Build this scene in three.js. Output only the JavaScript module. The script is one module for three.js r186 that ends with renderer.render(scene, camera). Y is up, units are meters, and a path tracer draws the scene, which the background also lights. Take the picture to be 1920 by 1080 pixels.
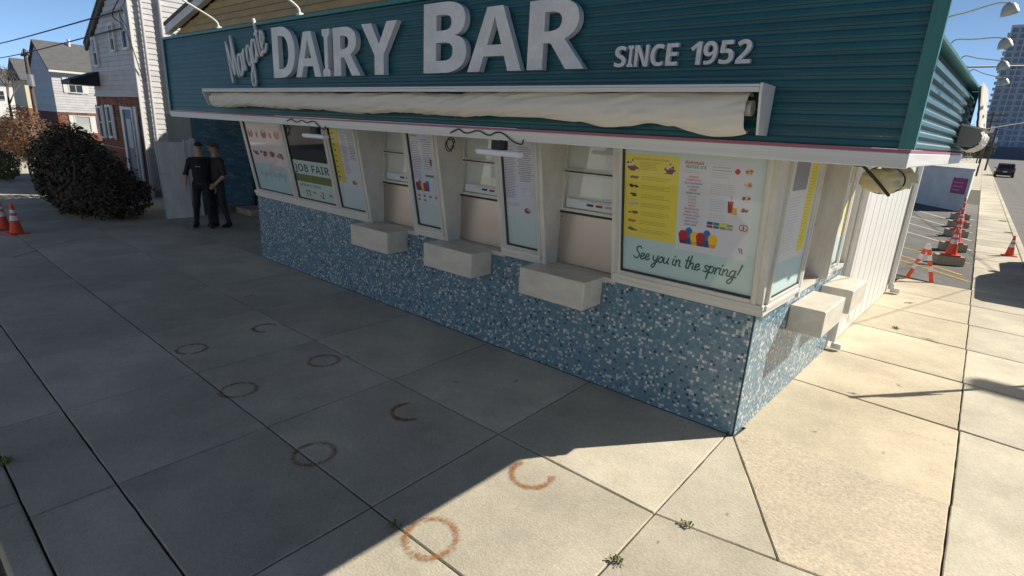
import * as THREE from 'three';
import { mergeGeometries, mergeVertices } from 'three/addons/utils/BufferGeometryUtils.js';
import { RoundedBoxGeometry } from 'three/addons/geometries/RoundedBoxGeometry.js';
import { TextGeometry } from 'three/addons/geometries/TextGeometry.js';
import { FontLoader } from 'three/addons/loaders/FontLoader.js';
import { MarchingCubes } from 'three/addons/objects/MarchingCubes.js';

// ───────── camera, sky, sun, exposure ─────────
const scene = new THREE.Scene();
const camera = new THREE.PerspectiveCamera(55.785, 1024 / 576, 0.05, 3000);
camera.position.set(1.098, 2.4, 4.4077);
camera.quaternion.setFromRotationMatrix(new THREE.Matrix4().makeBasis(
  new THREE.Vector3(0.7629565, 0.05224253, -0.64433539),
  new THREE.Vector3(-0.21934999, 0.95851755, -0.18201565),
  new THREE.Vector3(0.60809782, 0.28020499, 0.74276659)));
camera.updateMatrixWorld(true);

const SUN = new THREE.Vector3(0.4935, 0.5878, -0.639).normalize();
const sun = new THREE.DirectionalLight(new THREE.Color(1, 0.93, 0.8), 5);
sun.position.copy(SUN).multiplyScalar(60);
sun.castShadow = true;
sun.shadow.mapSize.set(4096, 4096);
Object.assign(sun.shadow.camera, { left: -30, right: 30, top: 30, bottom: -30, near: 1, far: 160 });
scene.add(sun, sun.target);

function makeSky() {
  const W = 512, H = 256, d = new Float32Array(W * H * 4);
  for (let j = 0; j < H; j++) for (let i = 0; i < W; i++) {
    const up = ((j + 0.5) / H - 0.5) * Math.PI, az = ((i + 0.5) / W - 0.5) * 2 * Math.PI;
    const x = Math.cos(az) * Math.cos(up), y = Math.sin(up), z = Math.sin(az) * Math.cos(up);
    const c = Math.max(0, x * SUN.x + y * SUN.y + z * SUN.z), e = Math.max(0, y);
    const glow = 0.34 * Math.pow(c, 4) + 0.5 * Math.pow(c, 20), k = Math.exp(-e / 0.23);
    const low = [0.24, 0.50, 0.90], high = [0.003, 0.010, 0.036];
    for (let n = 0; n < 3; n++) {
      const base = low[n] * k + high[n] + [0.20, 0.17, 0.10][n] * Math.exp(-e / 0.08);
      d[(j * W + i) * 4 + n] = y < -0.02 ? [0.06, 0.06, 0.06][n] : base + glow * [0.34, 0.33, 0.28][n] * (0.35 + 0.65 * k);
    }
    d[(j * W + i) * 4 + 3] = 1;
  }
  const t = new THREE.DataTexture(d, W, H, THREE.RGBAFormat, THREE.FloatType);
  t.mapping = THREE.EquirectangularReflectionMapping; t.magFilter = THREE.LinearFilter; t.needsUpdate = true;
  return t;
}
const skyTexture = makeSky();
scene.background = skyTexture; scene.environment = skyTexture;

const renderer = new THREE.WebGLRenderer({ antialias: true });
renderer.toneMapping = THREE.LinearToneMapping;
renderer.toneMappingExposure = 1.45;
renderer.shadowMap.enabled = true;

// ───────── helpers ─────────
function rngOf(s) { return () => { s = (s + 0x6d2b79f5) | 0; let t = Math.imul(s ^ (s >>> 15), 1 | s); t = (t + Math.imul(t ^ (t >>> 7), 61 | t)) ^ t; return ((t ^ (t >>> 14)) >>> 0) / 4294967296; }; }
const rnd = rngOf(1952);
const between = (a, b, r = rnd) => a + (b - a) * r();
const V = (x, y, z) => new THREE.Vector3(x, y, z);
const used = new Map();
function numbered(n) { const k = used.get(n) ?? 0; used.set(n, k + 1); return k ? `${n}_${String(k).padStart(3, '0')}` : n; }
function thing(name, label, category, [x, y, z] = [0, 0, 0], turn = 0, group) {
  const o = new THREE.Group(); o.name = numbered(name); scene.add(o);
  o.position.set(x, y, z); o.rotation.y = turn; o.userData = { label, category };
  if (group) o.userData.group = group;
  return o;
}
function copyOf(o, label, [x, y, z], turn = 0) {
  const c = o.clone(); c.name = numbered(o.name.replace(/_\d{3}$/, '')); c.userData = { ...o.userData }; if (label) c.userData.label = label;
  c.position.set(x, y, z); c.rotation.y = turn; scene.add(c); return c;
}
function structure(name) { const o = new THREE.Group(); o.name = name; o.userData = { kind: 'structure' }; scene.add(o); return o; }
function part(name, geo, mat, parent) {
  const m = new THREE.Mesh(geo, mat); m.name = name; m.castShadow = m.receiveShadow = true; parent.add(m); return m;
}
function sub(name, parent, x = 0, y = 0, z = 0) { const g = new THREE.Group(); g.name = name; g.position.set(x, y, z); parent.add(g); return g; }
const box = (x0, x1, y0, y1, z0, z1) => new THREE.BoxGeometry(x1 - x0, y1 - y0, z1 - z0).translate((x0 + x1) / 2, (y0 + y1) / 2, (z0 + z1) / 2);
const rbox = (x0, x1, y0, y1, z0, z1, r = 0.01, s = 2) => new RoundedBoxGeometry(x1 - x0, y1 - y0, z1 - z0, s, r).translate((x0 + x1) / 2, (y0 + y1) / 2, (z0 + z1) / 2);
const merged = (list) => mergeGeometries(list.map((g) => { const q = g.index ? g.toNonIndexed() : g; for (const k of Object.keys(q.attributes)) if (!['position', 'normal', 'uv', 'color'].includes(k)) q.deleteAttribute(k); return q; }));
function metreUV(g, s = 1) {
  const p = g.attributes.position, n = g.attributes.normal, uv = new Float32Array(p.count * 2);
  for (let i = 0; i < p.count; i++) {
    const ax = Math.abs(n.getX(i)), ay = Math.abs(n.getY(i)), az = Math.abs(n.getZ(i));
    const [u, v] = ay >= ax && ay >= az ? [p.getX(i), p.getZ(i)] : az >= ax ? [p.getX(i), p.getY(i)] : [p.getZ(i), p.getY(i)];
    uv[i * 2] = u * s; uv[i * 2 + 1] = v * s;
  }
  g.setAttribute('uv', new THREE.BufferAttribute(uv, 2)); return g;
}
function prism(points, a, b, axis = 'x') {            // a closed outline extruded between a and b along an axis
  const s = new THREE.Shape(points.map(([u, v]) => new THREE.Vector2(u, v)));
  const g = new THREE.ExtrudeGeometry(s, { depth: b - a, bevelEnabled: false }).translate(0, 0, a);
  if (axis === 'x') g.applyMatrix4(new THREE.Matrix4().makeBasis(V(0, 0, 1), V(0, 1, 0), V(1, 0, 0)));   // outline (z, y), run along x
  if (axis === 'y') g.applyMatrix4(new THREE.Matrix4().makeBasis(V(1, 0, 0), V(0, 0, 1), V(0, 1, 0)));   // outline (x, z), run along y
  return flipIfNeeded(g, axis);
}
function flipIfNeeded(g, axis) {
  if (axis === 'z') return g;
  const q = g.index ? g.toNonIndexed() : g, p = q.attributes.position, u = q.attributes.uv;
  for (let i = 0; i < p.count; i += 3) for (const at of [p, u]) for (let c = 0; c < at.itemSize; c++) {
    const t = at.getComponent(i + 1, c); at.setComponent(i + 1, c, at.getComponent(i + 2, c)); at.setComponent(i + 2, c, t);
  }
  q.computeVertexNormals(); return q;
}
const tube = (pts, r, seg = 24, rad = 6) => new THREE.TubeGeometry(new THREE.CatmullRomCurve3(pts.map((p) => (p.isVector3 ? p : V(...p)))), seg, r, rad);
const rod = (a, b, r0, r1 = r0, n = 8) => {
  const A = a.isVector3 ? a : V(...a), B = b.isVector3 ? b : V(...b), d = B.clone().sub(A), g = new THREE.CylinderGeometry(r1, r0, d.length(), n);
  g.applyQuaternion(new THREE.Quaternion().setFromUnitVectors(V(0, 1, 0), d.clone().normalize())); return g.translate((A.x + B.x) / 2, (A.y + B.y) / 2, (A.z + B.z) / 2);
};

// ───────── textures ─────────
function noise2(n, seed) {                              // tileable value noise of n cells
  const r = rngOf(seed), g = Float32Array.from({ length: n * n }, () => r());
  return (u, v) => {
    const x = ((u % 1) + 1) % 1 * n, y = ((v % 1) + 1) % 1 * n, i = Math.floor(x), j = Math.floor(y), fx = x - i, fy = y - j, sx = fx * fx * (3 - 2 * fx), sy = fy * fy * (3 - 2 * fy);
    const a = g[(j % n) * n + i % n], b = g[(j % n) * n + (i + 1) % n], c = g[((j + 1) % n) * n + i % n], d = g[((j + 1) % n) * n + (i + 1) % n];
    return (a + (b - a) * sx) * (1 - sy) + (c + (d - c) * sx) * sy;
  };
}
function fbm(cells, seed) { const l = cells.map((c, i) => noise2(c, seed + i * 7)); return (u, v) => { let s = 0, w = 0; l.forEach((f, i) => { const a = Math.pow(0.72, i); s += f(u, v) * a; w += a; }); return s / w; }; }
function dataTexture(N, fn, srgb = true) {
  const d = new Uint8Array(N * N * 4);
  for (let j = 0; j < N; j++) for (let i = 0; i < N; i++) { const c = fn(i / N, j / N, i, j); for (let k = 0; k < 3; k++) d[(j * N + i) * 4 + k] = Math.max(0, Math.min(255, c[k] * 255)); d[(j * N + i) * 4 + 3] = 255; }
  const t = new THREE.DataTexture(d, N, N); t.wrapS = t.wrapT = THREE.RepeatWrapping; t.magFilter = THREE.LinearFilter; if (srgb) t.colorSpace = THREE.SRGBColorSpace; t.needsUpdate = true; return t;
}
function canvasTexture(w, h, draw) {
  const c = document.createElement('canvas'); c.width = w; c.height = h; const g = c.getContext('2d'); draw(g, w, h);
  const t = new THREE.CanvasTexture(c); t.colorSpace = THREE.SRGBColorSpace; t.magFilter = THREE.LinearFilter; return t;
}
const cn = fbm([5, 11, 23, 61, 140], 3), cf = noise2(512, 9), cs = noise2(300, 17), cb = fbm([3, 7], 41);
const concreteMap = dataTexture(1024, (u, v) => {
  let k = 0.80 + (cn(u, v) - 0.5) * 0.22 + (cf(u, v) - 0.5) * 0.10 + (cb(u, v) - 0.5) * 0.10;
  const spot = cs(u, v); if (spot > 0.985) k *= 0.72; if (spot < 0.012) k *= 1.10;
  return [k * 1.0, k * 0.958, k * 0.865];
});
const concreteBump = dataTexture(512, (u, v) => { const k = 0.5 + (cf(u, v) - 0.5) * 0.5 + (cn(u, v) - 0.5) * 0.3; return [k, k, k]; }, false);
const pebbleN = noise2(340, 77), pebbleM = noise2(190, 78);
const pebbleMap = dataTexture(1024, (u, v) => {
  const a = pebbleN(u, v), b = pebbleM(u, v); let k = 0.79 + (a - 0.5) * 0.13 + (b - 0.5) * 0.06 + (cn(u, v) - 0.5) * 0.16; if (a > 0.96) k *= 0.75;
  return [k, k * 0.94, k * 0.84];
});
const pebbleBump = dataTexture(512, (u, v) => { const k = pebbleN(u, v) * 0.6 + pebbleM(u, v) * 0.4; return [k, k, k]; }, false);
const asphaltMap = dataTexture(512, (u, v) => { const k = 0.43 + (cf(u, v) - 0.5) * 0.16 + (cn(u, v) - 0.5) * 0.16; return [k, k * 0.99, k * 0.97]; });
const brickTone = fbm([60, 120], 55);

const std = (color, roughness = 0.7, extra = {}) => new THREE.MeshStandardMaterial({ color: Array.isArray(color) ? new THREE.Color().setRGB(...color) : new THREE.Color(color), roughness, ...extra });
const paintN = fbm([4, 9, 30, 90], 91);
const paintMap = dataTexture(512, (u, v) => { const k = 0.93 + (paintN(u, v) - 0.5) * 0.16; return [k, k, k * 0.985]; });
const paintBump = dataTexture(256, (u, v) => { const k = paintN(u, v); return [k, k, k]; }, false);
const M = {
  concrete: [0.98, 0.93, 1.02, 0.90].map((k) => std([0.86 * k, 0.86 * k, 0.86 * k], 0.92, { map: concreteMap, bumpMap: concreteBump, bumpScale: 0.003 })),
  warmConcrete: [1.0, 0.95].map((k) => std([0.91 * k, 0.865 * k, 0.80 * k], 0.92, { map: concreteMap, bumpMap: concreteBump, bumpScale: 0.003 })),
  pebble: std([0.92, 0.91, 0.89], 0.95, { map: pebbleMap, bumpMap: pebbleBump, bumpScale: 0.002 }),
  joint: std([0.06, 0.055, 0.045], 1),
  asphalt: std([0.9, 0.9, 0.9], 0.95, { map: asphaltMap, bumpMap: concreteBump, bumpScale: 0.006 }),
  white: std([0.78, 0.76, 0.72], 0.5, { map: paintMap, bumpMap: paintBump, bumpScale: 0.0015 }),
  cleanWhite: std([0.84, 0.83, 0.82], 0.45, { map: paintMap }),
  ledge: std([0.76, 0.71, 0.64], 0.45, { map: paintMap, bumpMap: paintBump, bumpScale: 0.001 }),
  alu: std([0.76, 0.74, 0.70], 0.4, { metalness: 0.15, map: paintMap }),
  gasket: std([0.03, 0.035, 0.04], 0.6),
  steel: std([0.56, 0.50, 0.45], 0.34, { metalness: 0.9, bumpMap: paintBump, bumpScale: 0.0008 }),
  teal: [1, 0.93, 1.07].map((k) => std([0.012 * k, 0.115 * k, 0.15 * k], 0.45, { map: paintMap, bumpMap: paintBump, bumpScale: 0.002 })),
  tealTrim: std([0.03, 0.21, 0.22], 0.4, { map: paintMap }),
  pink: std([0.42, 0.11, 0.17], 0.5),
  letter: std([0.84, 0.84, 0.86], 0.4, { map: paintMap }),
  canvas: std([0.74, 0.70, 0.63], 0.95, {}),
  glass: new THREE.MeshPhysicalMaterial({ color: 0xffffff, roughness: 0.03, transmission: 1, thickness: 0, ior: 1.5 }),
  film: std([0.55, 0.68, 0.68], 0.6),
  blind: std([0.66, 0.69, 0.66], 0.7),
  dark: std([0.015, 0.016, 0.018], 0.6),
  inside: std([0.10, 0.10, 0.10], 0.9),
  grout: std([0.13, 0.20, 0.25], 0.9),
  tile: new THREE.MeshPhysicalMaterial({ vertexColors: true, roughness: 0.22, ior: 1.5 }),
  tan: [1, 0.94, 1.05].map((k) => std([0.50 * k, 0.36 * k, 0.16 * k], 0.6, { map: paintMap })),
  siding: [1, 0.96, 1.03].map((k) => std([0.62 * k, 0.61 * k, 0.65 * k], 0.6, { map: paintMap })),
  brick: [[0.20, 0.07, 0.05], [0.25, 0.09, 0.06], [0.16, 0.06, 0.045], [0.30, 0.14, 0.09]].map((c) => std(c, 0.9)),
  mortar: std([0.30, 0.27, 0.24], 0.95),
  shingle: std([0.13, 0.13, 0.14], 0.9, { map: paintMap }),
  paneDark: std([0.03, 0.035, 0.045], 0.12),
  orange: std([0.75, 0.075, 0.025], 0.5),
  reflective: std([0.72, 0.70, 0.70], 0.4),
  block: std([0.6, 0.58, 0.54], 0.95, { map: concreteMap }),
  wood: std([0.11, 0.085, 0.065], 0.9),
  bark: std([0.12, 0.095, 0.075], 0.95),
  wire: std([0.02, 0.02, 0.022], 0.6),
  yellowPaint: std([0.72, 0.46, 0.04], 0.8, { map: concreteMap }),
  lineWhite: std([0.80, 0.79, 0.76], 0.8, { map: concreteMap }),
  tarp: std([0.72, 0.68, 0.60], 0.9),
};

// ───────── ground, roads and pavements ─────────
{
  const g = new THREE.PlaneGeometry(4000, 4000).rotateX(-Math.PI / 2).translate(0, -0.14, 0); metreUV(g, 0.35);
  const m = part('ground', g, M.asphalt, scene); m.userData.kind = 'structure';
}
const walk = structure('sidewalk');
part('joint_bed', box(-60, 2.34, -0.11, -0.018, -2.9, 4.09), M.joint, walk);
part('joint_bed', box(-0.2, 2.34, -0.109, -0.019, -60, -2.902), M.joint, walk);
function inset(poly, d) {                                // convex polygon moved in by d on every side
  let A = 0; poly.forEach(([x, y], i) => { const [u, v] = poly[(i + 1) % poly.length]; A += x * v - u * y; });
  const P = A < 0 ? [...poly].reverse() : poly, n = P.length, L = P.map((p, i) => { const q = P[(i + 1) % n], dx = q[0] - p[0], dy = q[1] - p[1], l = Math.hypot(dx, dy), nx = -dy / l, ny = dx / l; return [nx, ny, nx * p[0] + ny * p[1] + d]; });
  return P.map((_, i) => { const a = L[(i + n - 1) % n], b = L[i], det = a[0] * b[1] - a[1] * b[0]; return [(a[2] * b[1] - b[2] * a[1]) / det, (a[0] * b[2] - b[0] * a[2]) / det]; });
}
function slab(poly, mat, gap = 0.006) {
  const worn = (A) => A.flatMap((p, i) => { const q = A[(i + 1) % A.length], m = Math.max(1, Math.round(Math.hypot(q[0] - p[0], q[1] - p[1]) / 0.12)), o = []; for (let k = 0; k < m; k++) { const n = k ? between(-0.0022, 0.0016) : 0, l = Math.hypot(q[0] - p[0], q[1] - p[1]); o.push([p[0] + (q[0] - p[0]) * k / m - (q[1] - p[1]) / l * n, p[1] + (q[1] - p[1]) * k / m + (q[0] - p[0]) / l * n]); } return o; });
  const near = poly.every(([x, z]) => Math.hypot(x - 1, z - 3) < 11), P0 = inset(poly, gap), P = near ? worn(P0) : P0, mid = P0.reduce((a, p) => [a[0] + p[0] / P0.length, a[1] + p[1] / P0.length], [0, 0]);
  const Q = P.map(([x, y]) => { const l = Math.hypot(x - mid[0], y - mid[1]), k = (l - 0.007) / l; return [mid[0] + (x - mid[0]) * k, mid[1] + (y - mid[1]) * k]; }), lift = between(-0.0015, 0.0015), pos = [];
  const n = P.length, cx = Q.reduce((s, p) => s + p[0], 0) / n, cy = Q.reduce((s, p) => s + p[1], 0) / n;
  for (let i = 0; i < n; i++) {
    const j = (i + 1) % n, a = [P[i][0], lift - 0.005, P[i][1]], b = [P[j][0], lift - 0.005, P[j][1]], c = [Q[i][0], lift, Q[i][1]], d = [Q[j][0], lift, Q[j][1]], a0 = [P[i][0], -0.09, P[i][1]], b0 = [P[j][0], -0.09, P[j][1]];
    pos.push(...a, ...c, ...b, ...b, ...c, ...d, ...a0, ...a, ...b0, ...b0, ...a, ...b, ...c, cx, lift, cy, ...d);
  }
  const g = new THREE.BufferGeometry(); g.setAttribute('position', new THREE.Float32BufferAttribute(pos, 3)); g.computeVertexNormals(); metreUV(g, 0.31);
  const du = rnd(), dv = rnd(), uv = g.attributes.uv; for (let i = 0; i < uv.count; i++) uv.setXY(i, uv.getX(i) + du, uv.getY(i) + dv);
  return part('slab', g, mat, walk);
}
const con = (k) => M.concrete[k % 4];
{
  const rows = [[0.0, 1.385], [1.385, 2.63], [2.63, 3.65], [3.65, 4.1]], xs = [-0.05];
  for (let i = 1; i < 24; i++) xs.push(-0.05 - 1.385 * i);
  rows.forEach(([z0, z1], r) => { for (let i = 0; i + 1 < xs.length; i++) slab([[xs[i + 1], z0], [i || r ? xs[i] : xs[i], z0], [xs[i], z1], [xs[i + 1], z1]], con((i * 7 + r * 3) % 5), r === 3 ? 0.006 : 0.006); });
  // round the corner
  slab([[-0.05, 0], [0.0, 0], [0.69, 1.25], [-0.05, 1.385]], con(0));
  slab([[0.0, 0.0], [0.03, -0.25], [1.46, -0.2], [1.45, 0.7], [1.30, 1.13], [0.69, 1.25]], M.pebble);
  slab([[-0.05, 1.385], [0.69, 1.25], [1.30, 1.13], [1.62, 2.63], [-0.05, 2.63]], con(1));
  slab([[1.45, 0.7], [2.35, 0.75], [2.35, 2.63], [1.62, 2.63], [1.30, 1.13]], con(3));
  slab([[-0.05, 2.63], [1.62, 2.63], [2.1, 3.3], [1.0, 4.1], [-0.05, 4.1]], con(2));
  slab([[1.46, -0.2], [2.35, -0.18], [2.35, 0.75], [1.45, 0.7]], con(0));
  const zs = [-0.22]; for (let i = 0; i < 40; i++) zs.push(zs[i] - (i < 1 ? 1.45 : 1.37));
  for (let i = 0; i + 1 < zs.length; i++) {
    const a = zs[i], b = zs[i + 1];
    if (b > -8.8) slab([[0.0 + -b * 0.0444 - 0.02, b], [1.475, b + 0.06], [1.465, a + 0.04], [0.0 - a * 0.0444 - 0.02, a]], M.warmConcrete[i % 2]);
    slab([[1.475, b + 0.06], [2.35, b + 0.1], [2.35, a + 0.1], [1.465, a + 0.04]], con(i * 3));
  }
  const al = metreUV(box(-34, -8.3, -0.1, -0.004, -6, -0.002), 0.31); part('alcove_floor', al, M.concrete[1], walk);
}
part('far_strip', metreUV(box(1.47, 2.345, -0.11, -0.003, -420, -55.1), 0.31), M.concrete[2], walk); part('far_verge', metreUV(box(-6, 1.46, -0.11, -0.006, -420, -46), 0.31), M.concrete[1], walk);
const kerb = structure('kerb');
part('far_kerb', metreUV(box(2.355, 2.5, -0.2, 0.003, -420, -60.4), 0.31), M.concrete[1], kerb);
for (let i = 0; i < 18; i++) part('kerb_stone', metreUV(rbox(-36 + i * 2.06, -36 + i * 2.06 + 2.05, -0.2, 0.004, 4.105, 4.26, 0.02), 0.31), M.concrete[i % 4], kerb);
for (let i = 0; i < 30; i++) part('kerb_stone', metreUV(rbox(2.355, 2.5, -0.2, 0.004, 1.5 - (i + 1) * 2.06 + 0.01, 1.5 - i * 2.06, 0.02), 0.31), M.concrete[(i + 1) % 4], kerb);
for (let i = 0; i < 6; i++) {                            // the rounded street corner
  const a = (i / 6) * Math.PI / 2, b = ((i + 0.96) / 6) * Math.PI / 2, c = [-0.1 + 1.1, 2.9], P = (t, r) => [c[0] + r * Math.sin(t), c[1] + r * Math.cos(t)];
  part('kerb_stone', prism([P(a, 1.36), P(b, 1.36), P(b, 1.21), P(a, 1.21)], -0.2, 0.004, 'y'), M.concrete[i % 4], kerb);
}
const lot = structure('parking_lot');
{
  part('asphalt_sheet', metreUV(prism([[-14, -8.95], [0.06, -9.48 + 0.6], [1.445, -8.35], [1.445, -31], [-14, -46]], -0.1, -0.002, 'y'), 0.5), M.asphalt, lot);
  const stripe = (a, b, w, m) => { const d = V(b[0] - a[0], 0, b[1] - a[1]).normalize(), n = V(-d.z, 0, d.x).multiplyScalar(w / 2), E = (p, s) => [p[0] + n.x * s, p[1] + n.z * s];
    part('ground_line', metreUV(prism([E(a, 1), E(b, 1), E(b, -1), E(a, -1)], -0.001, 0.0035, 'y'), 0.8), m, lot); };
  stripe([-0.3, -12.9], [1.41, -11.61], 0.09, M.yellowPaint); stripe([-0.1, -11.55], [1.3, -9.9], 0.09, M.yellowPaint); stripe([-0.1, -10.87], [1.43, -9.27], 0.09, M.yellowPaint);
  stripe([-0.6, -16.75], [1.4, -13.9], 0.1, M.lineWhite); stripe([-0.9, -19.6], [1.37, -15.98], 0.1, M.lineWhite); stripe([-1.1, -22.4], [1.35, -18.1], 0.1, M.lineWhite); stripe([-1.4, -26.1], [1.3, -20.3], 0.11, M.lineWhite); stripe([0.75, -24], [1.35, -22.6], 0.11, M.lineWhite);
}
for (const [a, b] of [[[-10.46, 3.0], [-10.86, 2.62]], [[-11.15, 2.3], [-11.5, 1.92]]]) {   // two short strips of plain white colour on the slabs
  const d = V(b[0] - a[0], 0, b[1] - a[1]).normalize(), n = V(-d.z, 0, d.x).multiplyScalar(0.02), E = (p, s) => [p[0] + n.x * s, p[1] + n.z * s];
  part('ground_line', metreUV(prism([E(a, 1), E(b, 1), E(b, -1), E(a, -1)], 0.001, 0.006, 'y')), M.lineWhite, walk);
}
// rust rings left by round bins, and a faded yellow mark
function ringTexture(seed, from, to) {
  return canvasTexture(256, 256, (g) => {
    const r = rngOf(seed); g.clearRect(0, 0, 256, 256);
    for (let i = 0; i < 2400; i++) {
      const a = from + (to - from) * r(), wob = Math.sin(a * 3 + seed) * 0.35 + Math.sin(a * 7 + seed * 2) * 0.25 + 0.6, q = (r() + r() + r()) / 3 - 0.5, R = 98 + q * 46 + Math.sin(a * 2 + seed) * 3;
      if (r() > wob * 0.6 + 0.45) continue;
      g.fillStyle = `rgba(${138 + r() * 45 | 0},${84 + r() * 34 | 0},${34 + r() * 18 | 0},${0.05 + r() * 0.12})`;
      g.beginPath(); g.arc(128 + R * Math.cos(a), 128 + R * Math.sin(a), 1.2 + r() * 4, 0, 7); g.fill();
    }
  });
}
[[-0.95, 2.55, 1, 0, 6.3, 0.42], [-0.90, 1.62, 2, -0.6, 3.6, 0.40], [-2.22, 2.57, 3, 0, 6.3, 0.38], [-2.22, 1.67, 4, 0.2, 3.9, 0.38], [-3.59, 2.51, 5, 0, 6.3, 0.38], [-3.64, 1.62, 6, 0, 6.3, 0.38], [-4.82, 2.44, 7, 0, 6.3, 0.36], [-4.9, 1.6, 8, 0.5, 4.5, 0.36]].forEach(([x, z, s, a, b, w]) => {
  const m = part('rust_stain', new THREE.PlaneGeometry(w, w).rotateX(-Math.PI / 2).translate(x, 0.004, z), std(0xffffff, 0.95, { map: ringTexture(s * 31, a, b), transparent: true }), walk); m.castShadow = false;
});
{
  const t = canvasTexture(256, 64, (g) => { const r = rngOf(5); g.strokeStyle = 'rgba(205,165,40,0.20)'; g.lineWidth = 6; for (let k = 0; k < 7; k++) { g.beginPath(); g.moveTo(15 + k * 32, 48 - r() * 10); g.lineTo(28 + k * 32, 14 + r() * 12); g.lineTo(38 + k * 32, 44 - r() * 8); g.stroke(); } });
  part('yellow_mark', new THREE.PlaneGeometry(0.42, 0.12).rotateX(-Math.PI / 2).rotateY(0.12).translate(1.27, 0.004, -1.22), std(0xffffff, 0.95, { map: t, transparent: true }), walk);
}

// gum spots and old spills on the slabs
function spillTexture(seed) {
  return canvasTexture(128, 128, (g) => { const r = rngOf(seed); for (let i = 0; i < 90; i++) { const a = r() * 6.28, R = 40 * Math.pow(r(), 0.7); g.fillStyle = `rgba(40,34,28,${0.05 + r() * 0.10})`; g.beginPath(); g.ellipse(64 + Math.cos(a) * R * 1.2, 64 + Math.sin(a) * R * 0.6, 3 + r() * 10, 2 + r() * 6, r() * 3, 0, 7); g.fill(); } });
}
{
  const mats = [1, 2, 3, 4].map((k) => std(0xffffff, 0.9, { map: spillTexture(k * 17), transparent: true })), r = rngOf(404);
  const spots = [[-3.55, 1.38, 0.13], [-1.95, 0.55, 0.12], [-2.35, 0.98, 0.12], [-6.2, 1.2, 0.2], [0.62, -1.75, 0.16], [0.95, -2.35, 0.12], [0.5, -0.6, 0.08], [1.1, -4.4, 0.3], [0.7, -6.4, 0.34]];
  for (let i = 0; i < 46; i++) spots.push([between(-7, 2.2, r), between(-5, 4, r), between(0.025, 0.07, r)]);
  spots.forEach(([x, z, w], i) => { if (x < 0.25 && z < 0.2) return; part('dark_spot', new THREE.PlaneGeometry(w, w * 0.8).rotateX(-Math.PI / 2).rotateY(i * 1.7).translate(x, 0.0042 + (i % 5) * 0.0002, z), mats[i % 4], walk); });
}

// ───────── the corner shop ─────────
const TB = Math.atan2(0.99901, 0.04441);                 // the side front turns off the main front
const shop = thing('corner_shop', 'teal and white dairy bar with slanted poster windows and blue mosaic base', 'shop');
const L0 = -8.25, SILL = 1.09, PANE0 = 1.19, EAVE = 2.33;
const onB = (m) => { m.rotation.order = 'YXZ'; m.rotation.y = TB; return m; };
const bPoint = (t, o, y) => V(0.04441 * t + 0.99901 * o, y, -0.99901 * t + 0.04441 * o);
function mosaic(len, from, seed) {
  const r = rngOf(seed), pitch = 0.0232, pos = [], nor = [], col = [], nx = Math.floor(len / pitch), ny = Math.floor((SILL - 0.004) / pitch), k = new THREE.Color();
  const blues = [[0.155, 0.265, 0.345], [0.175, 0.285, 0.36], [0.145, 0.25, 0.335], [0.19, 0.30, 0.375]], darks = [[0.04, 0.085, 0.13], [0.06, 0.12, 0.17]], pales = [[0.27, 0.39, 0.46], [0.34, 0.45, 0.50]], whites = [[0.62, 0.62, 0.64], [0.70, 0.68, 0.66], [0.55, 0.58, 0.62]];
  for (let j = 0; j < ny; j++) for (let i = 0; i < nx; i++) {
    const q = r(), set = q < 0.11 ? whites : q < 0.18 ? pales : q < 0.225 ? darks : blues, c = set[Math.floor(r() * set.length)], w = 0.94 + r() * 0.12;
    const x0 = from + i * pitch + 0.0009, x1 = x0 + pitch - 0.0018, y0 = 0.004 + j * pitch + 0.0009, y1 = y0 + pitch - 0.0018, a = (r() - 0.5) * 0.0011, b = (r() - 0.5) * 0.0011, zf = 0.0;
    const A = [x0, y0, zf - a - b], B = [x1, y0, zf + a - b], C = [x1, y1, zf + a + b], D = [x0, y1, zf - a + b], zb = -0.004;
    const n = V(-a / pitch * 2, -b / pitch * 2, 1).normalize();
    const quad = (p, q2, s, t2, N) => { pos.push(...p, ...q2, ...s, ...p, ...s, ...t2); for (let z = 0; z < 6; z++) { nor.push(...N); col.push(c[0] * w, c[1] * w, c[2] * w); } };
    quad(A, B, C, D, [n.x, n.y, n.z]);
    quad([x1, y0, zb], [x1, y1, zb], C, B, [1, 0, 0]); quad([x0, y1, zb], [x0, y0, zb], A, D, [-1, 0, 0]); quad([x0, y1, zb], D, C, [x1, y1, zb], [0, 1, 0]);
  }
  const g = new THREE.BufferGeometry(); g.setAttribute('position', new THREE.Float32BufferAttribute(pos, 3)); g.setAttribute('normal', new THREE.Float32BufferAttribute(nor, 3)); g.setAttribute('color', new THREE.Float32BufferAttribute(col, 3)); return g;
}
part('base_wall', box(L0, -0.02, 0, SILL, -0.2, -0.0035), M.grout, shop);
part('mosaic_tiles', mosaic(-L0, L0, 11), M.tile, shop).userData.kind = 'stuff';
onB(part('base_wall', box(0.02, 2.9, 0, SILL, -0.2, -0.0035), M.grout, shop));
onB(part('mosaic_tiles', mosaic(2.88, 0.0, 12), M.tile, shop)).userData.kind = 'stuff';
part('corner_bead', box(-0.004, 0.0025, 0, SILL - 0.002, -0.004, 0.0018), M.grout, shop);
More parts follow.
